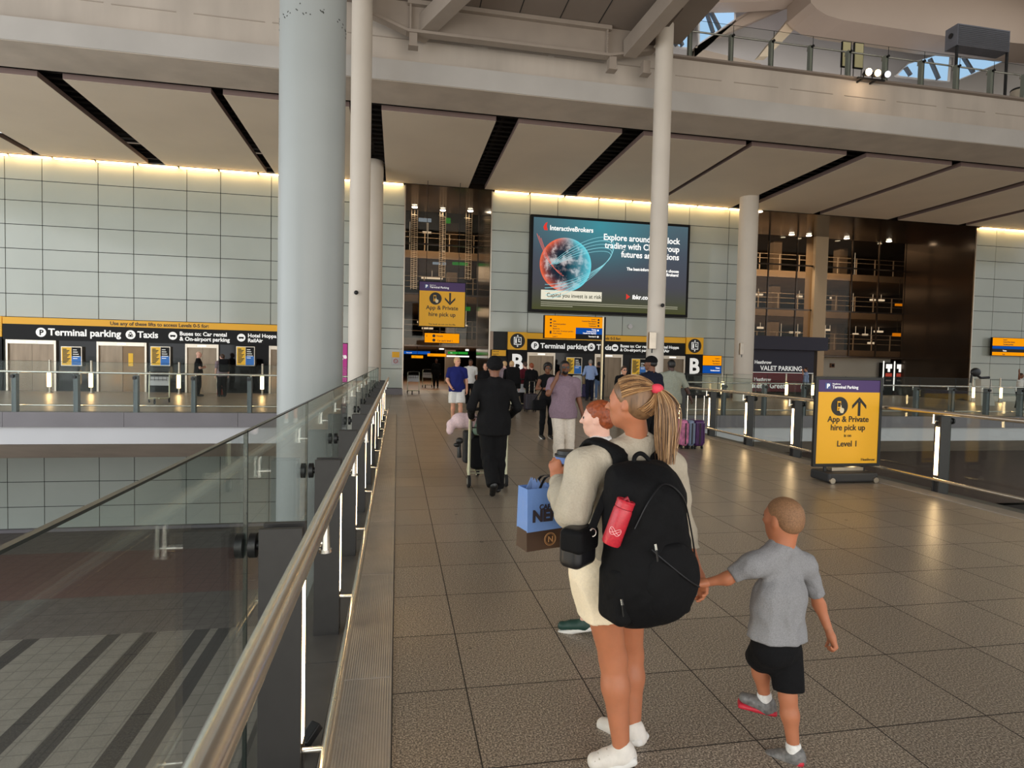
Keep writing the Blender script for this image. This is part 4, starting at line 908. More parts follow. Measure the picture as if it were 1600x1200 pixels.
for i, (a, b) in enumerate(((1318, 1328), (1337, 1348))):
    x0, z1 = P2(a, 65+i*2, 19.6); x1, z0 = P2(b, 104+i*2, 19.6); t = thing('gallery_notice', ['pale notice board at the gallery rail above the floodlights, first of two', 'pale notice board at the gallery rail above the floodlights, second of two'][i], 'notice', ((x0+x1)/2, 19.6, z0))
    MB().box((x0-.03, 19.62, z0-.03), (x1+.03, 19.68, z1+.03)).build('board_frame', M_signblack, t); MB().box((x0, 19.6, z0), (x1, 19.62, z1)).build('paper', mat('notice_paper', (226, 214, 168), .6), t)
    for q in (x0, x1): MB().cyl((q, 19.66, 11.5), (q, 19.66, z0), .015, 6).build('leg', M_black, t)
# floodlights on the gallery edge
fx, fy, fz = P(1362, 119, 18.05)
t = thing('floodlight_bracket', 'bracket with three small floodlights on the upper gallery edge, one glowing warm', 'floodlights', (fx, 18.2, fz-.1))
MB().bar((fx-.5, 18.1, fz-.08), (fx+.55, 18.1, fz-.08), .06, .05).bar((fx+.2, 18.1, fz-.1), (fx+.2, 18.36, fz-.1), .05, .05).bar((fx-.3, 18.1, fz-.1), (fx-.3, 18.36, fz-.1), .05, .05).build('bracket', M_black, t)
for i, dx in enumerate((-.32, .02, .4)):
    h = MB().tube([(fx+dx, 18.05, fz+.02), (fx+dx-.02, 17.9, fz-.0), (fx+dx-.03, 17.78, fz-.02)], [.05, .1, .12], 18).tube([(fx+dx, 18.05, fz-.07), (fx+dx, 18.05, fz+.03)], .02, 8).build('lamp_head', M_black, t, smooth=True)
    MB().tube([(fx+dx-.03, 17.78, fz-.02), (fx+dx-.032, 17.765, fz-.022)], .105, 18).build('lamp_glass', emis('floodlight_%d' % i, (255, 214, 150) if i < 2 else (230, 235, 240), (60, 12, 1.5)[i]), h)
l = bpy.data.lights.new('floodlight_glow', 'POINT'); l.energy = 25; l.color = (1, .7, .42); l.shadow_soft_size = .06
lo = bpy.data.objects.new('floodlight_glow', l); COL.objects.link(lo); lo.location = (fx-.32, 17.75, fz-.12)
x, y, z = P(1592, 140, 19.2); t = thing('gallery_drum', 'cream drum with a dark lid on the upper gallery', 'bin', (x, 19.2, 11.5));  # round cream body with a dark cap
MB().tube([(x, 19.2, 11.5), (x, 19.2, 12.2), (x, 19.2, 12.28)], [.24, .27, .25], 24).build('body', mat('drum_cream', (226, 208, 190), .5), t, smooth=True); MB().ball((x, 19.2, 12.28), (.27, .27, .1), 20).build('lid', M_black, t, smooth=True)

# ---- lit bollards near the lifts
def bollard(px, Y, label, z0=.24, z1=.86, grp='lit bollards by the far wall'):
    x, y, z = P(px, 600, Y); t = thing('lit_bollard', label, 'bollard', (x, Y, 0), grp)
    MB().tube([(x, Y, 0), (x, Y, 1.32)], .045, 12).build('pole', M_steelw, t, smooth=True); MB().box((x-.065, Y-.085, z0), (x+.065, Y-.04, z1)).build('light_strip', M_led, t)
    MB().tube([(x, Y, 0), (x, Y, .02)], .1, 16).build('base_plate', M_steelw, t)
for i, px in enumerate((78, 143, 280, 410)): bollard(px, 27.3, '%s lit steel bollard in front of the lifts beyond the void' % ORD[i])
for i, px in enumerate((1128, 1228, 1269)): bollard(px, 28.0, ['lit steel bollard beside the column next to the valet parking sign', 'lit steel bollard in front of the maroon board', 'lit steel bollard by the child near the valet parking sign'][i])
for i, px in enumerate((1520, 1563)): bollard(px, 27.3, ['lit steel bollard behind the white tapered stand', 'lit steel bollard between the tapered stand and the person with a raised arm'][i])

# ================================================================= FIGURES: smooth-blended solids turned into one surface
def V3(*a): return np.array(a, float)
def unit(v): v = np.array(v, float); return v/np.linalg.norm(v)
def cone(a, b, ra, rb, k=.02, u=None, s=1., cut=()):
    return dict(t='c', a=np.array(a, float), b=np.array(b, float), ra=ra, rb=rb, k=k, u=None if u is None else unit(u), s=s, cut=cut)
def ell(c, r, ax=None, k=.02, cut=()):
    return dict(t='e', c=np.array(c, float), r=np.array(r, float), ax=np.eye(3) if ax is None else np.array(ax, float), k=k, cut=cut)
def rbox(c, h, ax=None, r=.02, k=.01, cut=()):
    return dict(t='b', c=np.array(c, float), h=np.array(h, float), ax=np.eye(3) if ax is None else np.array(ax, float), r=r, k=k, cut=cut)
def prim_bounds(p):
    if p['t'] == 'c':
        m = max(p['ra'], p['rb'])*max(1, p['s']); return np.minimum(p['a'], p['b'])-m, np.maximum(p['a'], p['b'])+m
    m = (np.linalg.norm(p['h'])+p['r']) if p['t'] == 'b' else max(p['r']); return p['c']-m, p['c']+m
def prim_eval(p, X):
    if p['t'] == 'c':
        ab = p['b']-p['a']; L2 = max(ab.dot(ab), 1e-9); d = X-p['a']; t = np.clip(d@ab/L2, 0, 1); r = p['ra']+(p['rb']-p['ra'])*t
        d = d-t[..., None]*ab
        q = (d*d).sum(-1)
        if p['u'] is not None:
            du = d@p['u']; q = np.maximum(q-du*du, 0)+(du/p['s'])**2
        v = np.sqrt(q)-r
    elif p['t'] == 'e':
        q = (X-p['c'])@p['ax'].T; k0 = np.sqrt(((q/p['r'])**2).sum(-1)); k1 = np.sqrt(((q/p['r']**2)**2).sum(-1))+1e-9; v = k0*(k0-1)/k1
    else:
        q = np.abs((X-p['c'])@p['ax'].T)-(p['h']-p['r']); v = np.sqrt((np.maximum(q, 0)**2).sum(-1))+np.minimum(q.max(-1), 0)-p['r']
    for pt, n in p['cut']: v = np.maximum(v, (X-np.array(pt))@unit(n))
    return v
EDG = [((0,0,0),(1,0,0)),((0,1,0),(1,1,0)),((0,0,1),(1,0,1)),((0,1,1),(1,1,1)),((0,0,0),(0,1,0)),((1,0,0),(1,1,0)),((0,0,1),(0,1,1)),((1,0,1),(1,1,1)),((0,0,0),(0,0,1)),((1,0,0),(1,0,1)),((0,1,0),(0,1,1)),((1,1,0),(1,1,1))]
def surface(prims, vox, cuts=(), subtract=()):
    lo = np.min([prim_bounds(p)[0] for p in prims], axis=0)-3*vox; hi = np.max([prim_bounds(p)[1] for p in prims], axis=0)+3*vox
    n = np.ceil((hi-lo)/vox).astype(int)+1
    f = np.full(n, 1e3, np.float32)
    ax = [lo[i]+vox*np.arange(n[i]) for i in range(3)]
    def region(p, pad):
        a, b = prim_bounds(p); i0 = np.clip(((a-pad-lo)/vox).astype(int), 0, n); i1 = np.clip(((b+pad-lo)/vox).astype(int)+2, 0, n); return i0, i1
    for p in prims:
        i0, i1 = region(p, p['k']+3*vox)
        X = np.stack(np.meshgrid(*[ax[i][i0[i]:i1[i]] for i in range(3)], indexing='ij'), -1)
        v = prim_eval(p, X); s = f[i0[0]:i1[0], i0[1]:i1[1], i0[2]:i1[2]]
        k = max(p['k'], 1e-4); h = np.maximum(k-np.abs(s-v), 0)/k; s[...] = np.minimum(s, v)-h*h*k*.25
    for p in subtract:
        i0, i1 = region(p, 3*vox); X = np.stack(np.meshgrid(*[ax[i][i0[i]:i1[i]] for i in range(3)], indexing='ij'), -1)
        s = f[i0[0]:i1[0], i0[1]:i1[1], i0[2]:i1[2]]; s[...] = np.maximum(s, -prim_eval(p, X))
    if cuts:
        X = np.stack(np.meshgrid(*ax, indexing='ij'), -1)
        for pt, nn in cuts: f = np.maximum(f, (X-np.array(pt))@unit(nn))
    f = np.clip(f, -1, 1)
    ins = f < 0; c = [n[0]-1, n[1]-1, n[2]-1]
    cor = lambda g, o: g[o[0]:o[0]+c[0], o[1]:o[1]+c[1], o[2]:o[2]+c[2]]
    acc = np.zeros((*c, 3), np.float32); cnt = np.zeros(c, np.float32)
    for a, b in EDG:
        va, vb = cor(f, a), cor(f, b); cr = (va < 0) != (vb < 0)
        t = np.where(cr, va/np.where(cr, va-vb, 1), 0)
        for i in range(3): acc[..., i] += np.where(cr, a[i]+t*(b[i]-a[i]), 0)
        cnt += cr
    act = cnt > 0; idx = -np.ones(c, int); I = np.argwhere(act); idx[act] = np.arange(len(I))
    verts = lo+vox*(I+acc[act]/cnt[act][:, None])
    faces = []
    for d in range(3):
        o = [0, 0, 0]; o[d] = 1; e, g = [(1, 2), (2, 0), (0, 1)][d]
        A = ins[:-1 if d == 0 else None, :-1 if d == 1 else None, :-1 if d == 2 else None]; B = ins[1 if d == 0 else 0:, 1 if d == 1 else 0:, 1 if d == 2 else 0:]
        for sgn, mk in ((1, A & ~B), (-1, ~A & B)):
            J = np.argwhere(mk); J = J[(J[:, e] > 0) & (J[:, g] > 0) & (J[:, e] < c[e]) & (J[:, g] < c[g])]
            if not len(J): continue
            q = []
            for de, dg in ((0, 0), (1, 0), (1, 1), (0, 1)):
                K = J.copy(); K[:, e] -= de; K[:, g] -= dg; q.append(idx[K[:, 0], K[:, 1], K[:, 2]])
            q = np.stack(q if sgn == 1 else q[::-1], 1); faces.append(q[(q >= 0).all(1)])
    return verts, np.concatenate(faces)
def relax(v, f, it=1, lam=.5):
    n = len(v); e = np.concatenate([f[:, [0, 1]], f[:, [1, 2]], f[:, [2, 3]], f[:, [3, 0]]]); e = np.concatenate([e, e[:, ::-1]])
    deg = np.bincount(e[:, 0], minlength=n)[:, None]+1e-9
    for _ in range(it):
        s = np.stack([np.bincount(e[:, 0], v[e[:, 1], i], minlength=n) for i in range(3)], 1); v = v+lam*(s/deg-v)
    return v
def fold(v, amp, freq, seed=0, dirs=(1, 1, 1)):
    "shallow cloth folds"
    if amp <= 0: return v
    fr = np.array(dirs)*freq; out = np.array(v); c = v.mean(0)
    for i, p in enumerate(v):
        q = Vector(p*fr+seed*7.3); n1 = 1-abs(mnoise.noise(q))*2.2+mnoise.noise(q*2.3)*.4
        d = p-c; d[2] *= .15; L = np.linalg.norm(d)+1e-6; out[i] = p+d/L*amp*n1
    return out
def solid(name, prims, m, parent, vox=.01, sm=1, cuts=(), subtract=(), folds=None):
    v, f = surface(prims, vox, cuts, subtract); v = relax(v, f, sm)
    if folds: v = fold(v, *folds)
    me = bpy.data.meshes.new(name); me.from_pydata(v.tolist(), [], f.tolist()); me.materials.append(m); me.update()
    me.polygons.foreach_set('use_smooth', [True]*len(me.polygons))
    o = bpy.data.objects.new(name, me); COL.objects.link(o)
    if parent is not None: attach(o, parent)
    return o
def join_solids(name, sets, m, parent):
    "several surfaces of one body written into one mesh; sets = [(prims, vox, relax)]"
    vs, fs, o = [], [], 0
    for prims, vox, sm in sets:
        v, f = surface(prims, vox); v = relax(v, f, sm); vs.append(v); fs.append(f+o); o += len(v)
    v = np.concatenate(vs); f = np.concatenate(fs)
    me = bpy.data.meshes.new(name); me.from_pydata(v.tolist(), [], f.tolist()); me.materials.append(m); me.update()
    me.polygons.foreach_set('use_smooth', [True]*len(me.polygons)); o = bpy.data.objects.new(name, me); COL.objects.link(o); attach(o, parent); return o

def hand(w, d, n, th, s=1., curl=.5, spread=.0, tcurl=.4, k=.008):
    """w wrist, d direction of the palm, n where the fingers curl to, th which side the thumb is on (+1/-1)"""
    w = np.array(w, float); d = unit(d); n = unit(np.array(n, float)-np.dot(n, d)*d); t = np.cross(d, n)*th
    A = [cone(w-d*.03*s, w+d*.02*s, .026*s, .028*s, k=.02, u=t, s=1.15)]
    for q in (-.026, -.009, .009, .026): A.append(cone(w+d*.015*s+t*q*.7*s, w+d*.085*s+t*q*s, .014*s, .012*s, k=.016))
    cu = curl if isinstance(curl, (list, tuple)) else [curl]*4
    for i, (q, L) in enumerate(((.029, .068), (.0095, .077), (-.0105, .072), (-.029, .056))):
        p = w+d*(.088-.004*abs(i-1))*s+t*q*s; a = 0; r = .0095*s; dd = unit(d+t*spread*(1.5-i))
        for j, (fr, cc) in enumerate(((.45, .7), (.31, 1.15), (.24, .8))):
            a += cu[i]*cc; e = dd*math.cos(a)+n*math.sin(a); q2 = p+e*L*fr*s; A.append(cone(p, q2, r, r*.9, k=.005)); p = q2; r *= .9
    p = w+d*.025*s+t*.026*s; e = unit(t*.75+d*.6+n*.25); q2 = p+e*.036*s; A.append(cone(p, q2, .014*s, .0115*s, k=.012))
    e2 = unit(t*.3+d*.85+n*(.2+tcurl)); q3 = q2+e2*.032*s; A.append(cone(q2, q3, .0115*s, .01*s, k=.006)); A.append(cone(q3, q3+unit(e2+n*tcurl*.6)*.025*s, .01*s, .0085*s, k=.005))
    return A
def head_prims(c, fwd, up=(0, 0, 1), s=1., jaw=1., nose=1., neck=None, nr=.054, ears=True):
    f = unit(fwd); u = unit(np.array(up, float)-np.dot(up, f)*f); r = np.cross(f, u); ax = np.array([r, f, u]); c = np.array(c, float)
    q = lambda x, y, z: c+s*(r*x+f*y+u*z)
    A = [ell(q(0, -.012, .03), s*V3(.075, .095, .088), ax, .02), ell(q(0, .022, -.02), s*V3(.06, .068, .085), ax, .03), ell(q(0, .04, -.075), s*V3(.036*jaw, .04, .03), ax, .03),
         cone(q(-.045*jaw, .005, -.05), q(0, .05, -.088), .022*s, .018*s, .02), cone(q(.045*jaw, .005, -.05), q(0, .05, -.088), .022*s, .018*s, .02),
         cone(q(0, .088, .012), q(0, .108*(.9+.1*nose), -.024), .008*s, .0125*s, .012), ell(q(-.012, .094, -.026), s*V3(.009, .01, .007), ax, .006), ell(q(.012, .094, -.026), s*V3(.009, .01, .007), ax, .006),
         cone(q(-.035, .074, .024), q(.035, .074, .024), .01*s, .01*s, .014), cone(q(-.02, .083, -.05), q(.02, .083, -.05), .006*s, .006*s, .008), cone(q(-.016, .081, -.059), q(.016, .081, -.059), .007*s, .007*s, .007),
         ell(q(-.036, .06, -.012), s*V3(.02, .02, .02), ax, .02), ell(q(.036, .06, -.012), s*V3(.02, .02, .02), ax, .02)]
    if ears:
        for g in (-1, 1):
            e = q(g*.076, -.006, -.004); A += [ell(e, s*V3(.008, .018, .031), ax @ np.eye(3), .006), ell(q(g*.077, .004, -.022), s*V3(.006, .01, .012), ax, .005)]
    sub = [ell(q(g*.03, .094, .008), s*V3(.015, .014, .011), ax) for g in (-1, 1)]
    if ears: sub += [ell(q(g*.086, .002, .002), s*V3(.006, .009, .016), ax) for g in (-1, 1)]
    if neck is not None: A.append(cone(q(0, -.022, -.05), neck, nr*s, nr*1.08*s, .03))
    return A, sub, q, ax

SKIN = {'fair': (214, 158, 130), 'tan': (176, 112, 80), 'brown': (120, 78, 56), 'dark': (72, 46, 36), 'pale': (226, 178, 158), 'grey': (150, 105, 80)}
def skin(k): return mat('skin_'+k, SKIN[k], .5, 0, .4, noise=(18, .06), sub=.12)
def cloth(name, rgb, rough=.9, n=(60, .12), b=(90, .25)): return mat(name, rgb, rough, 0, .2, noise=n, bump=b)

def frame_of(root, face, H):
    a = math.radians(face); f = V3(-math.sin(a), math.cos(a), 0); l = V3(-math.cos(a), -math.sin(a), 0)   # face 0: away from the camera, + turns to the left
    R0 = np.array([root[0], root[1], root[2] if len(root) > 2 else 0.])
    return lambda fx, lx, z: R0+f*fx*H+l*lx*H+V3(0, 0, z*H), f, l
def figure(label, root, face, H, skinc, top, bottom, shoes, hair, pose=None, build=1., female=False, lb=1., vox=.014, look=None, glasses=None, group=None, beard=None, hand_curl=.7, lookup=0., hs=.97, extra_top=(), tf=None):
    """a person from a pose given in body heights (forward, to their left, up)"""
    T, f, l = frame_of(root, face, H); s = H/1.75; b = build*(.93 if female else 1)
    J = dict(hipL=(0, .05, .52), hipR=(0, -.05, .52), kneeL=(.015, .055, .285), kneeR=(.015, -.055, .285), ankL=(-.01, .06, .045), ankR=(-.01, -.06, .045),
             pel=(0, 0, .54), chest=(0, 0, .72), neck=(-.005, 0, .825), head=(.012, 0, .925), shL=(0, .102*b, .797), shR=(0, -.102*b, .797),
             elL=(-.01, .135*b, .63), elR=(-.01, -.135*b, .63), wrL=(.03, .14*b, .49), wrR=(.03, -.14*b, .49))
    J.update(pose or {}); Q = {k: (v if isinstance(v, np.ndarray) else T(*v)) for k, v in J.items() if (isinstance(v, tuple) or isinstance(v, np.ndarray)) and not k.startswith(('palm', 'toe', 'dir', 'curl'))}
    t = thing('person', label, 'person', (root[0], root[1], root[2] if len(root) > 2 else 0), group)
    lat = unit(Q['shL']-Q['shR']); look_f = f if look is None else unit(f*math.cos(math.radians(look))+l*math.sin(math.radians(look)))
    look_f = unit(look_f+V3(0, 0, lookup)); ax = np.array([lat, np.cross(V3(0, 0, 1), lat), V3(0, 0, 1)])
    cm = .006
    def torso(e, k=.05):
        wf = .9 if female else 1.0
        return [ell(Q['pel']+V3(0, 0, .0), V3(.155*b+e, .105*b+e, .12+e)*V3(s, s, s), ax, k), ell((Q['pel']+Q['chest'])/2, V3(.125*b*wf+e, .10*b+e, .16)*s, ax, k),
                ell(Q['chest']+V3(0, 0, .0), V3(.155*b+e, .11*b+e, .17)*s, ax, k), cone(Q['shL']*.93+Q['shR']*.07-V3(0, 0, .012)*s, Q['shR']*.93+Q['shL']*.07-V3(0, 0, .012)*s, (.052+e*.7)*s, (.052+e*.7)*s, k), cone(Q['chest'], Q['pel'], (.098*b+e)*s, (.1*b+e)*s, k, u=lat, s=1.36 if not female else 1.2),
                cone(Q['neck']+V3(0, 0, .005), Q['shL'], (.046+e*.5)*s, (.042+e*.7)*s, k), cone(Q['neck']+V3(0, 0, .005), Q['shR'], (.046+e*.5)*s, (.042+e*.7)*s, k)]
    def arm(g, e, fr=1., k=.025):
        S, E, Wt = Q['sh'+g], Q['el'+g], Q['wr'+g]; bb = b**.5; A = []
        if fr <= 1: q = S+(E-S)*fr; return [cone(S, q, (.052*bb+e)*s, (.05*bb-.012*fr+e*1.25)*s, k, cut=((q, E-S),))]
        A = [cone(S, E, (.05*bb+e)*s, (.038*bb+e)*s, k)]; q = E+(Wt-E)*(fr-1); A.append(cone(E, q, (.04*bb+e)*s, (.027+e*1.1)*s, k, cut=((q, Wt-E),) if fr < 2 else ())); return A
    def leg(g, e, fr=2., k=.03, flare=0.):
        S, E, Wt = Q['hip'+g], Q['knee'+g], Q['ank'+g]; bb = b**.6*lb; A = []
        if fr <= 1: q = S+(E-S)*fr; return [cone(S, q, (.085*bb+e)*s, (.083*bb-.028*fr+e+flare)*s, k, cut=((q, E-S),))]
        A = [cone(S, E, (.085*bb+e)*s, (.053*bb+e)*s, k)]; q = E+(Wt-E)*(fr-1)
        mid = E+(q-E)*.3; back = unit(np.cross(lat, E-Wt)); A += [cone(E, mid, (.052*bb+e)*s, (.054*bb+e)*s, k), cone(mid+(back*0), q, (.054*bb+e)*s, (.036+e+flare)*s, k, cut=((q+unit(Wt-E)*.01, Wt-E),))]; return A
    limbs = torso(0)+arm('L', 0, 2)+arm('R', 0, 2)+leg('L', 0)+leg('R', 0)
    hands = []
    for g in 'LR':
        d = unit(J['dir'+g]) if 'dir'+g in J else unit(Q['wr'+g]-Q['el'+g]); n = J.get('palm'+g); n = (lat*(-1 if g == 'L' else 1)+.3*f) if n is None else (f*n[0]+l*n[1]+V3(0, 0, n[2]))
        hands += hand(Q['wr'+g], d, n, (-1 if g == 'L' else 1)*J.get('thumb', 1), max(s*.95, hs*.78 if hs != .97 else 0), J.get('curl'+g, hand_curl), k=.008)
        toe = J.get('toe'+g, (.1, 0, -.03)); limbs.append(cone(Q['ank'+g]-V3(0, 0, .015)*s, Q['ank'+g]+(f*toe[0]*H+l*toe[1]*H+V3(0, 0, toe[2]*H))*.8, .03*s, .018*s, .02))
    Hd, sub, hq, hax = head_prims(Q['head'], look_f, s=s*.97 if hs == .97 else hs, neck=Q['neck'], nr=.05 if female else .057)
    hsz = s if hs == .97 else hs
    sets = [(limbs, vox, 1)]
    v, ff = surface(Hd, min(vox, .008), (), sub); v = relax(v, ff, 1)
    if vox < .009:
        hl, hr = hands[:len(hands)//2], hands[len(hands)//2:]; va, fa = surface(limbs, vox); va = relax(va, fa, 1); vb, fb = surface(hl, .0045); vb = relax(vb, fb, 1); vc, fc = surface(hr, .0045); vc = relax(vc, fc, 1)
        v2 = np.concatenate([va, vb, vc]); f2 = np.concatenate([fa, fb+len(va), fc+len(va)+len(vb)])
    else: v2, f2 = surface(limbs+hands, vox); v2 = relax(v2, f2, 1)
    me = bpy.data.meshes.new('body'); me.from_pydata(np.concatenate([v, v2]).tolist(), [], np.concatenate([ff, f2+len(v)]).tolist()); me.materials.append(skin(skinc)); me.update(); me.polygons.foreach_set('use_smooth', [True]*len(me.polygons))
    o = bpy.data.objects.new('body', me); COL.objects.link(o); attach(o, t)
    # clothes
    tm, tk = top[0], top[1:]   # (material, sleeve fraction, hem z (of H), extra)
    sl, hem = tk[0], tk[1]; e = tk[2] if len(tk) > 2 else .016
    pr = torso(e)
    if sl > 0: pr += arm('L', e*.6, sl)+arm('R', e*.6, sl)
    if hem < .5: pr += [cone(Q['pel'], Q['pel']-V3(0, 0, (.54-hem)*H), (.13*b+e)*s, (.135*b+e)*s, .05, u=lat, s=1.25)]
    pr += list(extra_top)
    hz = T(0, 0, hem)
    cuts = [(hz, (0, 0, -1))]
    solid('shirt' if not J.get('jacket') else 'jacket', pr, tm, t, vox, 1, cuts, folds=tf or (.011 if vox > .01 else .009, 8, 3, (1, 1, .6)), subtract=[ell(Q['neck']+V3(0, 0, .03), V3(.055, .055, .04)*s)])
    bm, lf = bottom[0], bottom[1]; be = bottom[2] if len(bottom) > 2 else .014; fl = bottom[3] if len(bottom) > 3 else 0
    solid('shorts' if lf < 1.4 else 'trousers', [ell(Q['pel']-V3(0, 0, .02), V3(.15*b+be*.7, .105*b+be*.7, .12)*s, ax, .04)]+[cone(Q['pel']+(Q['chest']-Q['pel'])*.3, Q['pel'], (.1*b+be*.75)*s, (.1*b+be*.75)*s, .03, u=lat, s=1.36 if not female else 1.2)]+leg('L', be, lf, flare=fl)+leg('R', be, lf, flare=fl), bm, t, vox, 1, [(T(0, 0, .585), (0, 0, 1))], folds=(.010, 8, 5, (1, 1, .5)))
    s0 = s; s = max(s, hs*.86) if hs != .97 and H < 1.3 else s
    for g in 'LR':
        A = Q['ank'+g]; toe = J.get('toe'+g, (.1, 0, -.03)); tp = A+f*toe[0]*H+l*toe[1]*H+V3(0, 0, toe[2]*H); d = unit(tp-A); hd = unit(V3(d[0], d[1], 0)) if abs(d[2]) < .9 else f
        dn = unit(np.cross(lat, hd)); dn = dn if dn[2] < 0 else -dn
        pitch = unit(tp-(A-V3(0, 0, .03*H)+0*hd)) if False else d
        heel = A+V3(0, 0, -.022*H)-d*.02*H+V3(0, 0, 0); bt = tp+V3(0, 0, .0)
        sh = solid('shoe', [cone(heel, bt, .038*s, .034*s, .02, u=np.cross(d, V3(0, 0, 1)), s=1.15), cone(A-V3(0, 0, .02)*s, heel*.35+bt*.65+V3(0, 0, .012)*s, .043*s, .034*s, .02, u=np.cross(d, V3(0, 0, 1)), s=1.08), cone(A-V3(0, 0, .012)*s, A+V3(0, 0, .004)-d*.012, .044*s, .042*s, .02)], shoes[0], t, max(.008, vox*.7), 1)
        if len(shoes) > 1:
            solid('shoe_sole', [rbox((heel+bt)/2-V3(0, 0, .026)*s, V3(.047*s, np.linalg.norm(bt-heel)/2+.036*s, .018*s), np.array([np.cross(d, V3(0, 0, 1)), d, np.cross(np.cross(d, V3(0, 0, 1)), d)]), .01)], shoes[1], sh, .009, 1)
    s = s0
    # hair
    if hair:
        kind, hm = hair[0], hair[1]
        hp = [ell(hq(0, -.016, .036), V3(.081, .101, .09)*hsz, hax, .02)]
        hc = [(hq(0, .05, .045), hax[1]*.8-hax[2]*.75)]
        if kind == 'short': hp.append(ell(hq(0, -.05, -.01), V3(.07, .058, .06)*hsz, hax, .02)); solid('hair', hp, hm, t, .008, 1, hc, folds=(.004, 40, 2))
        elif kind == 'buzz': hp = [ell(hq(0, -.014, .033), V3(.078, .098, .088)*hsz, hax, .02), ell(hq(0, -.05, -.01), V3(.068, .055, .055)*hsz, hax, .02)]; solid('hair', hp, hm, t, .008, 1, hc)
        elif kind == 'afro': solid('hair', [ell(hq(0, -.02, .045), V3(.10, .115, .10)*hsz, hax, .03), ell(hq(0, -.055, -.01), V3(.09, .07, .08)*hsz, hax, .03)], hm, t, .008, 1, [(hq(0, .062, .04), hax[1]*.9-hax[2]*.5)], folds=(.008, 30, 2))
        elif kind == 'tall': solid('hair', [ell(hq(0, -.01, .05), V3(.088, .105, .095)*hsz, hax, .03), ell(hq(0, .05, .09), V3(.06, .045, .035)*hsz, hax, .03), ell(hq(0, -.05, -.01), V3(.074, .06, .06)*hsz, hax, .03)], hm, t, .008, 1, [(hq(0, .055, .035), hax[1]*.7-hax[2]*.75)], folds=(.007, 28, 2))
        elif kind == 'long': solid('hair', hp+[ell(hq(0, -.05, -.02), V3(.082, .065, .08)*hsz, hax, .03), cone(hq(0, -.06, -.05), hq(0, -.07, -.2), .065*hsz, .045*hsz, .04, u=hax[0], s=1.3)], hm, t, .008, 1, [(hq(0, .045, .03), hax[1])], folds=(.005, 18, 2))
        elif kind == 'turban':
            solid('turban', [ell(hq(0, -.012, .05), V3(.098, .115, .085)*hsz, hax, .02), cone(hq(-.07, -.03, .03), hq(.0, .07, .075), .035*hsz, .03*hsz, .02), cone(hq(.07, -.03, .03), hq(0, .07, .075), .035*hsz, .03*hsz, .02), ell(hq(0, -.06, .02), V3(.08, .05, .06)*hsz, hax, .02), ell(hq(0, -.01, .1), V3(.075, .085, .055)*hsz, hax, .02)], hm, t, .008, 1, [(hq(0, 0, -.02), -hax[2]+.5*hax[1])], folds=(.006, 16, 2, (1, 1, 3)))
        elif kind == 'cap':
            solid('cap', [ell(hq(0, -.014, .045), V3(.084, .104, .088)*hsz, hax, .02)], hm, t, .008, 1, [(hq(0, 0, .02), -hax[2])])
            solid('cap_peak', [ell(hq(0, .1, .03), V3(.065, .07, .012)*hsz, hax, .01)], hm, t, .008, 1)
            solid('hair', [ell(hq(0, -.03, .0), V3(.076, .082, .06)*hsz, hax, .02)], hair[2], t, .008, 1, [(hq(0, .03, 0), hax[1]), (hq(0, 0, .03), hax[2])])
    for g in (-1, 1):
        if glasses is None and look is not None or glasses is None and abs(face) > 90:
            MB().ball(tuple(hq(g*.03, .081, .008)), .0105*hsz, 10).build('eye', mat('eye_dark', (50, 36, 30), .2), t, smooth=True)
    if glasses:
        m = MB()
        for g in (-1, 1):
            c = hq(g*.034, .1, .008); pts = [tuple(c+hax[0]*.024*hsz*math.cos(a)+hax[2]*.02*hsz*math.sin(a)) for a in np.linspace(0, 2*PI, 15)[:-1]]
            m.poly(pts, 0, tuple(hax[1]*.004)); m.bar(tuple(hq(g*.06, .095, .014)), tuple(hq(g*.08, -.01, .012)), .004, .004)
        m.bar(tuple(hq(-.012, .102, .012)), tuple(hq(.012, .102, .012)), .004, .004); m.build('glasses', glasses, t)
    if beard: solid('beard', [ell(hq(0, .052, -.072), V3(.045, .045, .035)*hsz, hax, .02), cone(hq(-.055, .01, -.04), hq(0, .055, -.085), .02*hsz, .02*hsz, .02), cone(hq(.055, .01, -.04), hq(0, .055, -.085), .02*hsz, .02*hsz, .02)], beard, t, .008, 1, subtract=[ell(hq(0, .1, -.054), V3(.024, .03, .01), hax)])
    return t, Q, T, f, l, hq, hax
A_ = lambda px, py, Y: np.array(P(px, py, Y))
H_blonde = mat('blonde_hair', (112, 82, 54), .45, noise=(60, .35), stretch=(1, 1, .2)); H_brown = mat('brown_hair', (64, 44, 32), .5, noise=(70, .3)); H_black = mat('black_hair', (16, 14, 14), .5, noise=(60, .3))
H_red = mat('auburn_hair', (140, 66, 30), .5, noise=(70, .35)); H_fair = mat('fair_hair', (206, 168, 120), .5, noise=(70, .25)); H_grey = mat('grey_hair', (150, 146, 140), .6, noise=(70, .2)); H_buzz = mat('cropped_light_brown_hair', (132, 96, 66), .7, noise=(240, .35))
C_black = cloth('black_cloth', (16, 16, 18)); C_suit = cloth('black_suit_cloth', (15, 15, 17), .85); C_navy = cloth('navy_cloth', (26, 30, 46)); C_sweat = cloth('oatmeal_sweatshirt', (178, 168, 150), .92, (160, .06), (60, .3)); C_cream = cloth('cream_shorts', (240, 224, 196), .92, (160, .05), (60, .3))
C_grey = cloth('heather_grey_cotton', (136, 136, 138), .92, (260, .18), (60, .2)); C_royal = cloth('royal_navy_shirt', (34, 40, 104)); C_white = cloth('white_cotton', (226, 224, 220)); C_mauve = cloth('mauve_shirt', (132, 112, 124)); C_ecru = cloth('ecru_trousers', (214, 204, 190))
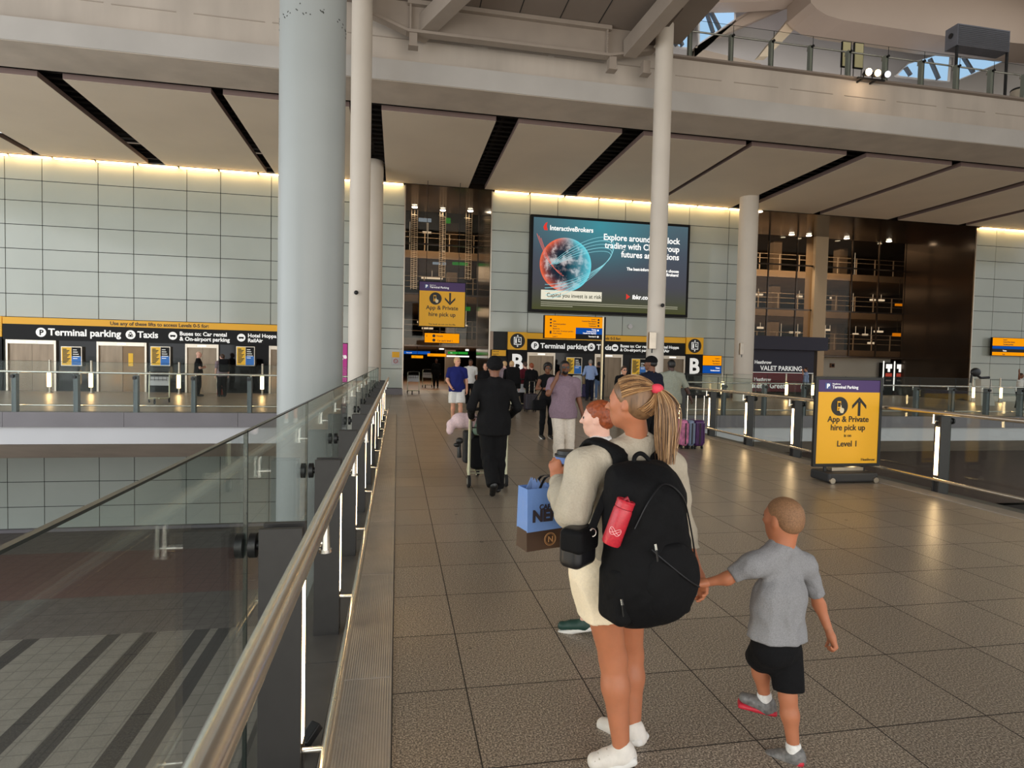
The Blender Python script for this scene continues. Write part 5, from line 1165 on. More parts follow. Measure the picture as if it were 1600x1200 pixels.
C_sage = cloth('sage_tee', (150, 154, 140)); C_jeans = cloth('dark_blue_jeans', (30, 38, 58)); C_paleblue = cloth('pale_blue_shirt', (150, 172, 214)); C_lightjeans = cloth('light_jeans', (96, 118, 150)); C_maroon = cloth('maroon_top', (92, 28, 40)); C_dusk = cloth('dusty_mauve_shirt', (142, 126, 132))
S_white = mat('white_shoe', (222, 216, 208), .6, noise=(40, .06)); S_black = mat('black_shoe', (20, 20, 21), .35); S_sole = mat('shoe_sole_white', (226, 224, 220), .6); S_red = mat('shoe_red_sole', (196, 40, 58), .5); S_grey = mat('shoe_silver_grey', (110, 108, 106), .45, noise=(60, .4)); S_green = mat('shoe_dark_green', (24, 60, 52), .5)

# ---------------------------------------------------------------- the woman with the backpack
pose = dict(head=A_(984, 630, 2.38), neck=A_(998, 700, 2.40), chest=A_(982, 790, 2.40), pel=A_(955, 872, 2.41), shL=A_(913, 728, 2.31), shR=A_(1046, 728, 2.54),
            elL=A_(898, 800, 2.27), wrL=A_(872, 750, 2.47), elR=A_(1070, 842, 2.62), wrR=A_(1089, 893, 2.46),
            hipL=A_(932, 892, 2.36), hipR=A_(978, 892, 2.48), kneeL=A_(958, 1030, 2.38), kneeR=A_(985, 1022, 2.55), ankL=A_(971, 1172, 2.31), ankR=A_(989, 1138, 2.48),
            toeL=(.038, .055, -.028), toeR=(.09, .02, -.028), dirL=V3(-.05, .5, .8), palmL=(.35, -1, 0), dirR=V3(.25, -.3, -.9), palmR=(.2, .9, 0))
wl, we, ww = pose['shL'], pose['elL'], pose['wrL']
wq = ww*.88+we*.12
ext = [cone(wl, wl*.4+we*.6, .052, .064, .03), cone(wl*.4+we*.6, we+V3(0, 0, -.002), .064, .062, .03), cone(we, ww*.6+we*.4, .06, .056, .03), cone(ww*.6+we*.4, wq, .054, .034, .015), cone(wq, wq+unit(ww-we)*.012, .038, .038, .003)]
wt, Q, T, f, l, hq, hax = figure('blonde ponytailed woman in oatmeal sweatshirt and cream shorts carrying a black backpack', (1.0, 2.38), 26, 1.65, 'tan', (C_sweat, 1.85, .51, .034), (C_cream, .46, .022, .012), (S_white, S_sole), None, pose=pose, female=True, vox=.0085, look=24, lb=1.16, hs=.92, tf=(.015, 11, 3, (1, 1, .5)), extra_top=ext, hand_curl=[.62, .6, .6, .65])
# hair: combed-back strands over a close cap, tied and falling as a ponytail
hs = .92
def onskull(dv, lift=1.0):
    "direction in head axes (right, forward, up) to a point just outside the skull"
    dv = unit(dv); return hq(dv[0]*.082*lift, -.014+dv[1]*.102*lift, .03+dv[2]*.093*lift)
solid('hair', [ell(hq(0, -.014, .032), V3(.0815, .101, .091)*hs, hax, .02), ell(hq(0, -.05, -.015), V3(.072, .062, .06)*hs, hax, .03)], H_blonde, wt, .006, 1, [(hq(0, .052, .045), hax[1]*.85-hax[2]*.62)])
tie_d = unit(V3(.0, -1.0, .42)); tie = onskull(tie_d, 1.12)
ms = [mat('hair_strand_light', (196, 158, 112), .4), mat('hair_strand_mid', (148, 110, 72), .4), mat('hair_strand_dark', (84, 60, 42), .45)]
sb = MB()
for i in range(1500):
    q = rng.random()
    if q < .72: a = rng.uniform(-1.57, 1.57); st = unit(V3(math.sin(a)*1.0, .62-.40*abs(math.sin(a))**2, .72*math.cos(a)+.10*math.cos(a)-.02)); 
    else: a = rng.uniform(-1.3, 1.3); st = unit(V3(math.sin(a)*.95, -.35-.35*math.cos(a), -.75+.25*abs(math.sin(a))))
    g = [.2, .45, .35]; mi = rng.choice(3, p=g); pts = []
    om = math.acos(np.clip(st.dot(tie_d), -1, 1)); L = 1.035+.03*rng.random()
    for u in np.linspace(0, 1, 9):
        d = (math.sin((1-u)*om)*st+math.sin(u*om)*tie_d)/max(math.sin(om), 1e-3); pts.append(tuple(onskull(d, L+.07*u**4+.012*math.sin(7*u+i)+.28*min(max(.25-d[2], 0), .7)*max(-d[1]+.15, 0)*(1-u**3))))
    sb.tube(pts, .0017, 4, mi=int(mi), cap=False)
sb.build('combed_hair', ms, wt, smooth=True)
pt_ = MB()
back = -hax[1]
for i in range(900):
    w = rng.normal(size=3)*.5; mi = rng.choice(3, p=[.32, .43, .25]); spread = rng.normal(0, 1, 2); ln = rng.uniform(.2, .31); pts = []
    for u in np.linspace(0, 1, 11):
        p = tie + back*(.040*math.sin(min(u*2.6, 1.57))+.004) + V3(.004, 0, -ln*u**1.25+.012*math.sin(u*3.1)) + V3(spread[0]*.0125, spread[1]*.011, 0)*(.3+1.2*math.sin(u*2.3))
        p = p + hax[0]*.005*math.sin(5*u+w[0]*6)+V3(.0, -.006*u, 0); pts.append(tuple(p))
    pt_.tube(pts, [.0019*(1-.5*u) for u in np.linspace(0, 1, 11)], 4, mi=int(mi), cap=False)
pt_.build('ponytail', ms, wt, smooth=True)
solid('hair_tie', [cone(tie+V3(-.0, 0, .0)-hax[0]*.008, tie+hax[0]*.008, .021, .021, .004), cone(tie+back*.008-hax[0]*.008, tie+back*.008+hax[0]*.008, .02, .02, .004)], mat('coral_hair_tie', (214, 60, 78), .7), wt, .004)
m = MB()   # laces
aL = pose['ankL']; tf = f*.045*1.65+l*.07*1.65
for i in range(4):
    c = aL+tf*(.45+.13*i)+V3(0, 0, -.006-.008*i); sd = unit(np.cross(tf, V3(0, 0, 1)))*.026; m.tube([tuple(c-sd), tuple(c+V3(0, 0, .012)), tuple(c+sd)], .0025, 6)
m.build('shoe_laces', C_sweat, wt)

# ---------------------------------------------------------------- what she carries
ba = math.radians(17); bl = V3(-math.cos(ba), -math.sin(ba), 0); bf = V3(-math.sin(ba), math.cos(ba), 0); BX = np.array([bl, bf, V3(0, 0, 1)])
bc = A_(1010, 852, 2.15)
M_pack = mat('black_nylon', (7, 7, 9), .8, 0, .2, noise=(30, .2), bump=(40, .2)); M_packp = mat('black_nylon_pocket', (8, 8, 10), .8, 0, .2, bump=(40, .2))
bp = thing('backpack', 'large black nylon backpack on the back of the blonde woman', 'backpack', tuple(bc-V3(0, 0, .3)))
B = lambda x, y, z: bc+bl*x+bf*y+V3(0, 0, z)
solid('main_body', [rbox(B(0, .03, .0), V3(.15, .085, .29), BX, .085, .03), ell(B(-.012, -.02, -.12), V3(.193, .125, .185), BX, .07), ell(B(-.01, .0, .1), V3(.158, .11, .19), BX, .07), rbox(B(0, .06, .18), V3(.13, .05, .13), BX, .045, .04)], M_pack, bp, .008, 2, folds=(.008, 9, 2))
solid('front_pocket', [ell(B(-.03, -.105, -.11), V3(.135, .055, .15), BX, .03)], M_packp, bp, .007, 2, folds=(.005, 10, 4))
solid('side_pocket', [rbox(B(.145, -.005, -.16), V3(.04, .075, .11), BX, .035, .03)], M_packp, bp, .007, 2)
solid('side_pocket', [rbox(B(-.16, .0, -.17), V3(.03, .07, .11), BX, .03, .02)], M_packp, bp, .007, 1)
def ribbon(name, pts, w, t, m, parent, ups):
    mb = MB()
    pts = [np.array(p, float) for p in pts]; n = len(pts); ring = []
    for i, p in enumerate(pts):
        d = unit(pts[min(i+1, n-1)]-pts[max(i-1, 0)]); u = np.array(ups[i] if isinstance(ups, list) else ups, float); u = unit(u-u.dot(d)*d); s = np.cross(d, u)
        ring.append([p-s*w/2-u*t/2, p+s*w/2-u*t/2, p+s*w/2+u*t/2, p-s*w/2+u*t/2])
    v = [q for r in ring for q in r]; fc = [(0, 1, 2, 3), tuple(4*(n-1)+k for k in (3, 2, 1, 0))]
    for i in range(n-1):
        for k in range(4): fc.append((4*i+k, 4*(i+1)+k, 4*(i+1)+(k+1) % 4, 4*i+(k+1) % 4))
    mb.add(v, fc); return mb.build(name, m, parent, bevel=.003, smooth=True)
def spline(cp, n=24):
    cp = [np.array(p, float) for p in cp]; cp = [2*cp[0]-cp[1]]+cp+[2*cp[-1]-cp[-2]]; out = []
    for i in range(1, len(cp)-2):
        for u in np.linspace(0, 1, n, endpoint=False):
            a, b, c, d = cp[i-1:i+3]; out.append(.5*((2*b)+(-a+c)*u+(2*a-5*b+4*c-d)*u*u+(-a+3*b-3*c+d)*u**3))
    out.append(cp[-2]); return out
solid('shoulder_strap', [cone(a, b, .014, .014, .01, u=bl, s=2.6) for a, b in (lambda s_: list(zip(s_[:-1], s_[1:])))(spline([B(.06, .09, .2), A_(968, 712, 2.27), A_(943, 694, 2.33), A_(925, 690, 2.41), A_(912, 712, 2.48), A_(905, 760, 2.5)], 4))], M_packp, bp, .007, 1)
solid('shoulder_strap', [cone(a, b, .014, .014, .01, u=bl, s=2.4) for a, b in (lambda s_: list(zip(s_[:-1], s_[1:])))(spline([B(-.05, .09, .2), A_(1026, 712, 2.34), A_(1034, 694, 2.42), A_(1040, 694, 2.5), A_(1045, 715, 2.6)], 4))], M_packp, bp, .007, 1)
MB().tube([tuple(p) for p in spline([B(.04, .03, .27), B(.03, .05, .33), B(-.01, .06, .345), B(-.04, .05, .32), B(-.05, .03, .27)], 6)], .009, 8).build('grab_handle', M_packp, bp, smooth=True)
for pts in ([B(.13, -.085, .1), B(.08, -.10, .2), B(0, -.09, .255), B(-.08, -.10, .2), B(-.14, -.085, .08), B(-.185, -.07, -.06), B(-.20, -.05, -.16)], [B(.085, -.125, .03), B(.03, -.15, -.02), B(-.06, -.165, -.09), B(-.13, -.15, -.13)]):
    MB().tube([tuple(p) for p in spline(pts, 8)], .0035, 6).build('zip', mat('zip_grey', (20, 20, 23), .4, .3), bp, smooth=True)
for p in (A_(971, 936, 2.02), A_(1073, 926, 2.08), A_(1024, 850, 1.985)):
    MB().bar(tuple(p), tuple(p+V3(.003, -.004, -.022)), .009, .004).build('zip_puller', M_steel, bp); MB().bar(tuple(p+V3(.003, -.004, -.02)), tuple(p+V3(.008, -.008, -.06)), .012, .004).build('zip_cord', M_black, bp)
# bottle
b0, b1 = A_(954, 850, 2.06), A_(975, 792, 2.05); bd = unit(b1-b0)
M_bottle = mat('coral_red_enamel', (186, 40, 54), .35, noise=(120, .15))
bt = thing('water_bottle', 'coral red metal water bottle in the side pocket of the black backpack', 'bottle', tuple(b0))
MB().tube([tuple(b0), tuple(b0+bd*.008), tuple(b0+bd*.13), tuple(b0+bd*.14)], [.031, .035, .035, .032], 28).build('bottle_body', M_bottle, bt, smooth=True)
MB().tube([tuple(b0+bd*.142), tuple(b0+bd*.165)], .0335, 28).build('lid', M_bottle, bt, smooth=True)
s_ = unit(np.cross(bd, V3(0, 1, 0))); o_ = np.cross(s_, bd)
MB().tube([tuple(b0+bd*.166+s_*.029*math.cos(a)+o_*.029*math.sin(a)) for a in np.linspace(0, 2*PI, 25)[:-1]], .006, 8, closed=True).build('lid_ring', M_bottle, bt, smooth=True)
MB().tube([tuple(b0+bd*.155-s_*.02), tuple(b0+bd*.178), tuple(b0+bd*.155+s_*.02)], .008, 8).build('lid_loop', mat('coral_dark', (150, 36, 48), .4), bt, smooth=True)
m = MB()
cdir = unit(EYE-b0); cdir = unit(cdir-cdir.dot(bd)*bd); sd = np.cross(bd, cdir)
for ph, off in ((0, 0), (.6, -.006)):
    m.tube([tuple(b0+bd*(.058+off+.010*math.sin(2*a+ph))+(cdir*math.cos(.62*math.cos(a))+sd*math.sin(.62*math.cos(a)))*.0355) for a in np.linspace(0, 2*PI, 33)[:-1]], .0009, 5, closed=True)
m.build('oval_logo', mat('pale_pink_print', (240, 190, 190), .5), bt)
# crossbody bag
cb = thing('crossbody_bag', 'small black crossbody bag at the hip of the blonde woman', 'bag', tuple(A_(905, 885, 2.2)))
cc = A_(903, 852, 2.2); CX = np.array([unit(V3(-.75, -.66, 0)), unit(V3(-.66, .75, 0)), V3(0, 0, 1)])
solid('bag_body', [rbox(cc, V3(.072, .05, .078), CX, .03, .01)], mat('black_leather', (22, 22, 25), .4, noise=(40, .2)), cb, .006, 2)
solid('bag_flap', [rbox(cc+CX[0]*.006+CX[1]*-.01+V3(0, 0, .03), V3(.072, .05, .045), CX, .02, .01)], M_packp, cb, .006, 1)
st = spline([cc+V3(.04, -.03, .06), A_(935, 800, 2.17), A_(958, 745, 2.2), A_(972, 712, 2.3), A_(985, 697, 2.36)], 6); ribbon('strap', st, .03, .005, M_packp, cb, tuple(EYE-st[8]))
MB().tube([tuple(cc+V3(.045+.012*math.cos(a), -.04, .06+.015*math.sin(a))) for a in np.linspace(0, 2*PI, 13)[:-1]], .003, 6, closed=True).build('buckle', M_steel, cb, smooth=True)
MB().tube([tuple(cc+CX[0]*.05-CX[1]*.052+V3(0, 0, .04)), tuple(cc-CX[0]*.05-CX[1]*.052+V3(0, 0, .04))], .003, 6).build('zip', M_steel, cb)
# cup
hand_c = Q['wrL']+unit(pose['dirL'])*.075; cup = np.array([hand_c[0]+.058, hand_c[1]+.012, hand_c[2]-.075])
tc_ = thing('coffee_cup', 'takeaway coffee cup with dark lid held by the blonde woman', 'cup', tuple(cup))
MB().tube([tuple(cup+V3(0, 0, z)) for z in (-.01, -.005, .1)], [.036, .037, .052], 28).build('cup_body', mat('cup_brown', (90, 62, 46), .6), tc_, smooth=True)
MB().tube([tuple(cup+V3(0, 0, z)) for z in (.078, .105)], [.0525, .055], 28).build('blue_band', mat('cup_blue', (90, 120, 180), .5), tc_, smooth=True)
MB().tube([tuple(cup+V3(0, 0, z)) for z in (.1051, .114, .1145, .130, .131)], [.056, .056, .049, .046, .04], 28).build('lid', M_black, tc_, smooth=True)
# paper bag
pb0 = A_(846, 852, 2.62); yaw = math.radians(14); px_ = V3(math.cos(yaw), math.sin(yaw), 0); py_ = V3(-math.sin(yaw), math.cos(yaw), 0)
pg = thing('paper_bag', 'blue and brown paper coffee shop bag hanging from the hand of the blonde woman', 'bag', tuple(pb0))
Bg = lambda x, y, z: tuple(pb0+px_*x+py_*y+V3(0, 0, z))
w, d, hh = .1, .055, .27
M_pblue = mat('bag_blue_paper', (108, 144, 206), .55, bump=(14, .3)); M_pbrown = mat('bag_brown_paper', (66, 44, 30), .5, noise=(6, .2))
def shell(z0, z1, mk, name, out=0, topw=0):
    m = MB(); o = out
    a = [(-w-o, -d-o), (w+o, -d-o), (w+o+.0, 0), (w+o, d+o), (-w-o, d+o), (-w-o, 0)]
    nz = 7; rings = []
    for k in range(nz+1):
        z = z0+(z1-z0)*k/nz; q = k/nz; rings.append([Bg(x*(1+topw*q*math.sin(3*q+x*9)), y*(1-.25*q*(1 if abs(x) < w*.99 else .6)), z+.004*math.sin(20*x+5*q)) for x, y in a])
    n = len(a); v = [p for r in rings for p in r]
    m.add(v, [(k*n+i, k*n+(i+1) % n, (k+1)*n+(i+1) % n, (k+1)*n+i) for k in range(nz) for i in range(n)]); ob = m.build(name, mk, pg)
    so = ob.modifiers.new('thick', 'SOLIDIFY'); so.thickness = .002; return ob
shell(0, .085, M_pbrown, 'brown_base', .0005); shell(.085, hh, M_pblue, 'blue_body')
MB().box((-w, -d, 0), (w, d, .002)).build('bottom', M_pbrown, None).data.transform(Matrix(((px_[0], py_[0], 0, pb0[0]), (px_[1], py_[1], 0, pb0[1]), (0, 0, 1, pb0[2]), (0, 0, 0, 1))))
attach(bpy.data.objects[[o.name for o in COL.objects if o.name.startswith('bottom')][-1]], pg)
m = MB()
for i in range(9):
    a = i*.7; m.poly([Bg(-.095+.018*i, .02*math.sin(a*2), hh-.03), Bg(-.04+.018*i, .02*math.cos(a), hh-.03), Bg(-.06+.014*i, .02*math.sin(a), hh+.045-.005*i)], 0, tuple(py_*.002))
m.build('tissue', mat('tissue_blue', (130, 160, 214), .7), pg)
dark_print = mat('bag_dark_print', (44, 34, 40), .6)
for s, x, z, sz, bo in (('CAFFÈ', -.045, .18, .031, .03), ('NERO', -.078, .128, .070, .05)):
    words('lettering', s, *Bg(x, -d-.003, z), sz, dark_print, pg, bold=bo, rz=yaw, sx=.95, depth=.001)
pcc = np.array(Bg(.012, -d-.003, .044)); MB().tube([tuple(pcc+px_*.028*math.cos(a)+V3(0, 0, .028*math.sin(a))) for a in np.linspace(0, 2*PI, 29)[:-1]], .0018, 5, closed=True).tube([tuple(pcc+px_*.023*math.cos(a)+V3(0, 0, .023*math.sin(a))) for a in np.linspace(0, 2*PI, 29)[:-1]], .0009, 5, closed=True).build('round_emblem', mat('emblem_gold', (176, 130, 84), .5), pg)
words('letter', 'N', *(pcc-px_*.012-V3(0, 0, .013)), .036, MATS['emblem_gold'], pg, bold=.02, rz=yaw, depth=.001)
hc_ = Q['wrL']+unit(pose['dirL'])*.05
for y in (-.02, .02):
    ribbon('handle', spline([Bg(-.035, y, hh-.03), Bg(-.0, y, hh+.04), hc_+V3(-.0, 0, -.03), hc_+V3(.01, .0, -.03), Bg(.06, y, hh+.03), Bg(.07, y, hh-.03)], 5), .012, .003, M_black, pg, tuple(py_))

# ---------------------------------------------------------------- the boy holding her hand
dy = -.13
pose = dict(head=A_(1223, 812, 2.30), neck=A_(1221, 858, 2.29), chest=A_(1217, 930, 2.28), pel=A_(1214, 1000, 2.28), shL=A_(1176, 882, 2.25), shR=A_(1257, 882, 2.32),
            elL=A_(1136, 904, 2.30), wrL=A_(1104, 910, 2.34), elR=A_(1280, 945, 2.34), wrR=A_(1297, 990, 2.30), hipL=A_(1202, 1018, 2.27), hipR=A_(1229, 1018, 2.30),
            kneeL=A_(1186, 1032, 2.42), kneeR=A_(1231, 1090, 2.28), ankL=A_(1196, 1098, 2.40), ankR=A_(1241, 1178, 2.24), toeL=(.055, .06, .005), toeR=(.07, .05, -.035),
            dirL=V3(-.95, .1, -.1), palmL=(0, 0, -1), curlR=[1.2, 1.25, 1.25, 1.2], curlL=.9, palmR=(.6, .8, 0))
kt, Q2, T2, f2, l2, hq2, hax2 = figure('small boy in grey T-shirt and black shorts holding the hand of the blonde woman', (1.62, 2.28), 14, 1.11, 'tan', (C_grey, .75, .475, .022), (C_black, .78, .024, .014), (S_grey, S_red), ('buzz', H_buzz), pose=pose, vox=.0075, look=6, hs=.83, build=.97, tf=(.009, 14, 3, (1, 1, .45)))
for g in 'LR':
    a = pose['ank'+g]; k = pose['knee'+g]; d = unit(k-a); solid('sock', [cone(a-d*.01, a+d*.05, .032, .031, .005, cut=((a+d*.045, d),))], C_white, kt, .006)
o = MB().box((1.665, 2.262, .0005), (1.705, 2.29, .0025)).build('paper_scrap', mat('clear_scrap', (196, 190, 184), .2)); tag(o, 'scrap of pale film lying on the tiles beside the shoe of the small boy', 'litter')

# ---------------------------------------------------------------- the red-haired child ahead
hp = A_(933, 647, 3.55)
figure('red-haired child looking away past the shoulder of the blonde woman', (hp[0]+.02, 3.55), 62, 1.44, 'pale', (C_white, .7, .5, .02), (C_navy, .7, .03, .02), (S_green, S_sole), ('short', H_red),
       pose=dict(kneeL=(.03, .04, .29), ankL=(.035, .04, .05), kneeR=(.0, -.04, .29), ankR=(-.08, -.04, .07)), vox=.011, look=2, hs=.95, build=.95)

# ---------------------------------------------------------------- other people
_, SQ, ST, sf, sl_, _, _ = figure('man in black suit and black turban pushing a loaded luggage trolley', (1.19, 7.40), 2, 1.72, 'brown', (C_suit, 2, .44, .026), (C_suit, 2, .03, .02), (S_black,), ('turban', C_black),
       pose=dict(jacket=True, shL=(0, .112, .795), shR=(0, -.112, .795), elL=(-.02, .165, .64), elR=(-.02, -.17, .64), wrL=(.13, .14, .56), wrR=(.13, -.14, .56), kneeL=(.01, .03, .285), ankL=(-.12, .015, .10), toeL=(.035, 0, -.075), kneeR=(.03, -.045, .285), ankR=(.05, -.045, .045)), build=1.04, vox=.012)
figure('fair-haired person in dark blue polo shirt and white shorts walking this way', (1.575, 16.1), 176, 1.76, 'fair', (C_royal, .75, .47, .024), (C_white, .95, .035, .03), (S_white, S_sole), ('short', H_fair),
       pose=dict(elR=(0, -.15, .64), wrR=(.09, -.09, .54), ankL=(.05, .06, .045), kneeL=(.05, .055, .285)), look=30, build=1.06, vox=.012)
r = PZ(735, 634)
figure('person in a white shirt walking behind the person in dark blue polo', (r[0]-.02, r[1]), 178, 1.72, 'brown', (C_white, .8, .48, .02), (C_black, 2, .02), (S_black,), ('short', H_black), look=0, vox=.016)
figure('man in mauve short-sleeved shirt holding a phone to his ear', (2.56, 9.09), 182, 1.72, 'brown', (C_mauve, .8, .47, .026), (C_ecru, 2, .026, .012), (S_black,), ('buzz', H_black),
       pose=dict(elR=(.05, -.16, .69), wrR=(.055, -.085, .835), elL=(-.01, .15, .63), wrL=(.05, .175, .49), dirR=V3(.25, .1, 1), palmR=(-.2, .9, .2), curlR=.8, kneeR=(.05, -.05, .285), ankR=(.07, -.055, .045)), look=-6, build=1.08, glasses=M_black, beard=H_black, vox=.012)
tf_, ff_, lf_ = frame_of((2.56, 9.09), 182, 1.72); pp = tf_(.075, -.055, .915)
o = MB().bar(tuple(pp-V3(0, 0, .07)), tuple(pp+V3(0, 0, .06)), .012, .07, up=(0, 1, 0)).build('mobile_phone', M_black, bevel=.004); tag(o, 'dark mobile phone held to the ear of the man in the mauve shirt', 'phone')
wp = tf_(.042, .185, .51); o = MB().tube([tuple(wp+V3(0, 0, -.012)), tuple(wp+V3(0, 0, .012))], .036, 16).build('wrist_watch', M_black, smooth=True); tag(o, 'dark wrist watch on the man in the mauve shirt', 'watch')
figure('woman in black sleeveless top and sunglasses with a shoulder bag', (3.22, 12.78), 186, 1.66, 'brown', (C_black, .0, .5, .012), (C_black, 2, .012), (S_black, S_sole), ('afro', H_black),
       pose=dict(elR=(.03, -.15, .66), wrR=(.13, -.05, .66), elL=(.0, .14, .64)), look=-15, glasses=M_black, female=True, vox=.013)
def soft_bag(name, label, c, h, m, strap=None, r=.03, ax=None):
    t = thing(name, label, 'bag', (c[0], c[1], c[2]-h[2])); solid('bag_body', [rbox(V3(*c), V3(*h), ax, r, .01)], m, t, max(.008, min(h)/6), 2, folds=(.006, 9, 2))
    if strap: MB().tube([tuple(p) for p in spline(strap, 6)], .012, 8).build('strap', m, t, smooth=True)
    return t
c = A_(842, 633, 12.55); soft_bag('shoulder_bag', 'black shoulder bag at the hip of the woman in sunglasses', c, (.14, .06, .11), C_black, [c+V3(-.1, 0, .1), A_(852, 600, 12.62), A_(862, 588, 12.75)])
r = PZ(1013, 724)
figure('man in dark navy top and dark cap beyond the head of the blonde woman', (r[0], r[1]), 24, 1.82, 'brown', (C_navy, 2, .47, .022), (C_black, 2, .02), (S_black,), ('cap', C_black, H_black), look=30, build=1.05, vox=.014)
rx, ry = 5.72, 11.95
_, GQ, GT, gf, gl, _, _ = figure('man in sage T-shirt and dark jeans pulling suitcases beside the railing', (rx, ry), -4, 1.80, 'dark', (C_sage, .85, .475, .03), (C_jeans, 2, .026), (S_white, S_sole), ('buzz', H_black),
       pose=dict(shL=(0, .12, .795), shR=(0, -.12, .795), elR=(-.02, -.19, .64), wrR=(-.04, -.235, .53), kneeL=(.04, .05, .285), ankL=(.04, .055, .045), kneeR=(0, -.04, .285), ankR=(-.13, -.015, .1), toeR=(.06, 0, -.06), curlR=1.1), build=1.12, vox=.014)
x, y, z = P(975, 580, 15); figure('person in dark sunglasses glimpsed over the hair of the blonde woman', (x, 15), 180, 1.62, 'fair', (C_black, .8, .48, .02), (C_black, 2, .02), (S_black,), ('short', H_brown), glasses=M_black, vox=.016)
r = PZ(921, 626); figure('man in pale blue shirt and navy trousers facing the lifts', r, 0, 1.83, 'fair', (C_paleblue, 2, .5, .02), (C_navy, 2, .018), (S_black,), ('buzz', H_grey), pose=dict(elL=(0, .16, .64), wrL=(.12, .13, .6), elR=(0, -.16, .64), wrR=(.12, -.13, .6)), build=1.1, vox=.02)
r = PZ(934.5, 625); figure('person in dark top and light jeans waiting beside the man in pale blue', r, 4, 1.74, 'brown', (C_black, 2, .5, .02), (C_lightjeans, 2, .015), (S_white,), ('short', H_black), vox=.02)
r = PZ(757, 650); figure('dark-clad person partly behind the man in the black turban', r, 170, 1.62, 'fair', (C_black, 2, .42, .03), (C_black, 2, .02), (S_black,), ('long', H_black), vox=.018, female=True)
r = PZ(787, 640); figure('fair-haired person behind the shoulder of the turbaned man', r, 20, 1.68, 'pale', (C_dusk, 2, .48, .02), (C_black, 2, .02), (S_black,), ('short', H_fair), vox=.018)
r = PZ(798, 648); figure('balding person with a big dark rucksack beyond the turbaned man', r, -10, 1.70, 'pale', (C_black, 2, .48, .03), (C_black, 2, .02), (S_black,), ('buzz', H_fair), vox=.018)
soft_bag('rucksack', 'big dark rucksack worn by the balding person', (r[0], r[1]-.26, 1.22), (.2, .12, .28), C_black, r=.08)
r = PZ(819, 636); figure('person in maroon top near the dark luggage', r, 30, 1.66, 'pale', (C_maroon, 2, .48, .02), (C_black, 2, .02), (S_black,), ('short', H_brown), vox=.02)
r = PZ(829, 640); figure('auburn-haired person in dark coat wheeling a dark suitcase', r, 10, 1.63, 'pale', (C_black, 2, .40, .04), (C_black, 2, .02), (S_black,), ('short', H_red), pose=dict(elR=(-.03, -.15, .63), wrR=(-.06, -.13, .5)), vox=.018, female=True)
figure('bald person in black T-shirt standing with folded arms by the lifts', (-7.79, 25.95), -80, 1.79, 'pale', (C_black, .8, .48, .02), (C_black, 2, .018), (S_black,), None, pose=dict(elL=(.05, .15, .64), wrL=(.13, .0, .66), elR=(.05, -.15, .63), wrR=(.12, .0, .64)), look=0, vox=.018)
figure('person in mauve shirt with a black rucksack by the lifts', (-6.84, 25.7), 28, 1.71, 'pale', (C_dusk, .8, .48, .024), (C_black, 2, .03), (S_black,), ('short', H_brown), look=30, vox=.018)
soft_bag('rucksack', 'black rucksack on the person in mauve near the lifts', (-6.68, 25.4, 1.25), (.19, .12, .26), C_black, r=.08)
x, y, z = P(1259, 600, 29.8); figure('person in pale patterned shirt raising a hand to the face by the navy board', (x, 29.8), 60, 1.68, 'fair', (C_paleblue, .8, .48, .02), (C_black, 2, .018), (S_black,), ('short', H_brown), pose=dict(elL=(.1, .1, .76), wrL=(.12, .03, .9)), vox=.022)
figure('person in white vest and wide dark trousers raising one arm', (27.35, 22.2), 200, 1.64, 'brown', (C_white, .0, .5, .02), (C_black, 2, .06, .03), (S_black,), ('short', H_brown), pose=dict(elR=(.02, -.15, .9), wrR=(.03, -.2, 1.04)), vox=.02)
r = PZ(681, 606); figure('dark figure standing inside the car park entrance', r, 180, 1.72, 'brown', (C_black, 2, .45, .02), (C_black, 2, .02), (S_black,), ('short', H_black), vox=.025)

# ---------------------------------------------------------------- luggage
def suitcase(label, c, w, d, h, m, face=0, ext=.42, stripes=None, grp=None):
    T_, f_, l_ = frame_of((c[0], c[1], 0), face, 1); t = thing('suitcase', label, 'suitcase', (c[0], c[1], 0), grp)
    AX = np.array([l_, f_, V3(0, 0, 1)])
    solid('case_shell', [rbox(T_(0, 0, .06+h/2), V3(w/2, d/2, h/2), AX, .05, .01)], m, t, .012, 1)
    mm = MB()
    for i in range(5): x = -w/2+w*(i+.5)/5; mm.bar(tuple(T_(-d/2-.004, x, .12)), tuple(T_(-d/2-.004, x, h-.0)), .02, .012, up=tuple(f_))
    mm.build('ribs', stripes or m, t)
    MB().bar(tuple(T_(-d/2-.012, w*.06, .1)), tuple(T_(-d/2-.012, w*.06, h+.0)), .025, .006, up=tuple(f_)).build('zip_band', M_black, t)
    for a in (-1, 1):
        for b_ in (-1, 1): p = T_(b_*d*.32, a*w*.38, .028); MB().cyl(tuple(p-l_*.012), tuple(p+l_*.012), .028, 14).bar(tuple(p+V3(0, 0, .01)), tuple(p+V3(0, 0, .045)), .03, .02).build('wheel', M_rubber, t)
    if ext:
        for a in (-.09, .09): MB().cyl(tuple(T_(-d*.35, a, h+.06)), tuple(T_(-d*.35, a, h+.06+ext)), .008, 8).build('handle_tube', M_steel, t)
        MB().tube([tuple(T_(-d*.35, -.1, h+.06+ext)), tuple(T_(-d*.35, .1, h+.06+ext))], .014, 8).build('handle_grip', M_black, t, smooth=True)
    return t
M_pink = mat('pink_pattern_shell', (206, 120, 160), .35, noise=(9, .5)); M_slate = mat('slate_blue_shell', (120, 134, 160), .35, noise=(4, .1)); M_plum = mat('purple_shell', (74, 34, 92), .35, noise=(6, .25))
xs = [P(1063, 680, 11.3)[0]]; xs += [xs[0]+.13, xs[0]+.30]
suitcase('pale case with pink pattern, outermost of the three wheeled cases', (xs[0], 11.28), .125, .42, .52, M_pink, 0, .0, grp='cases beside the man in sage')
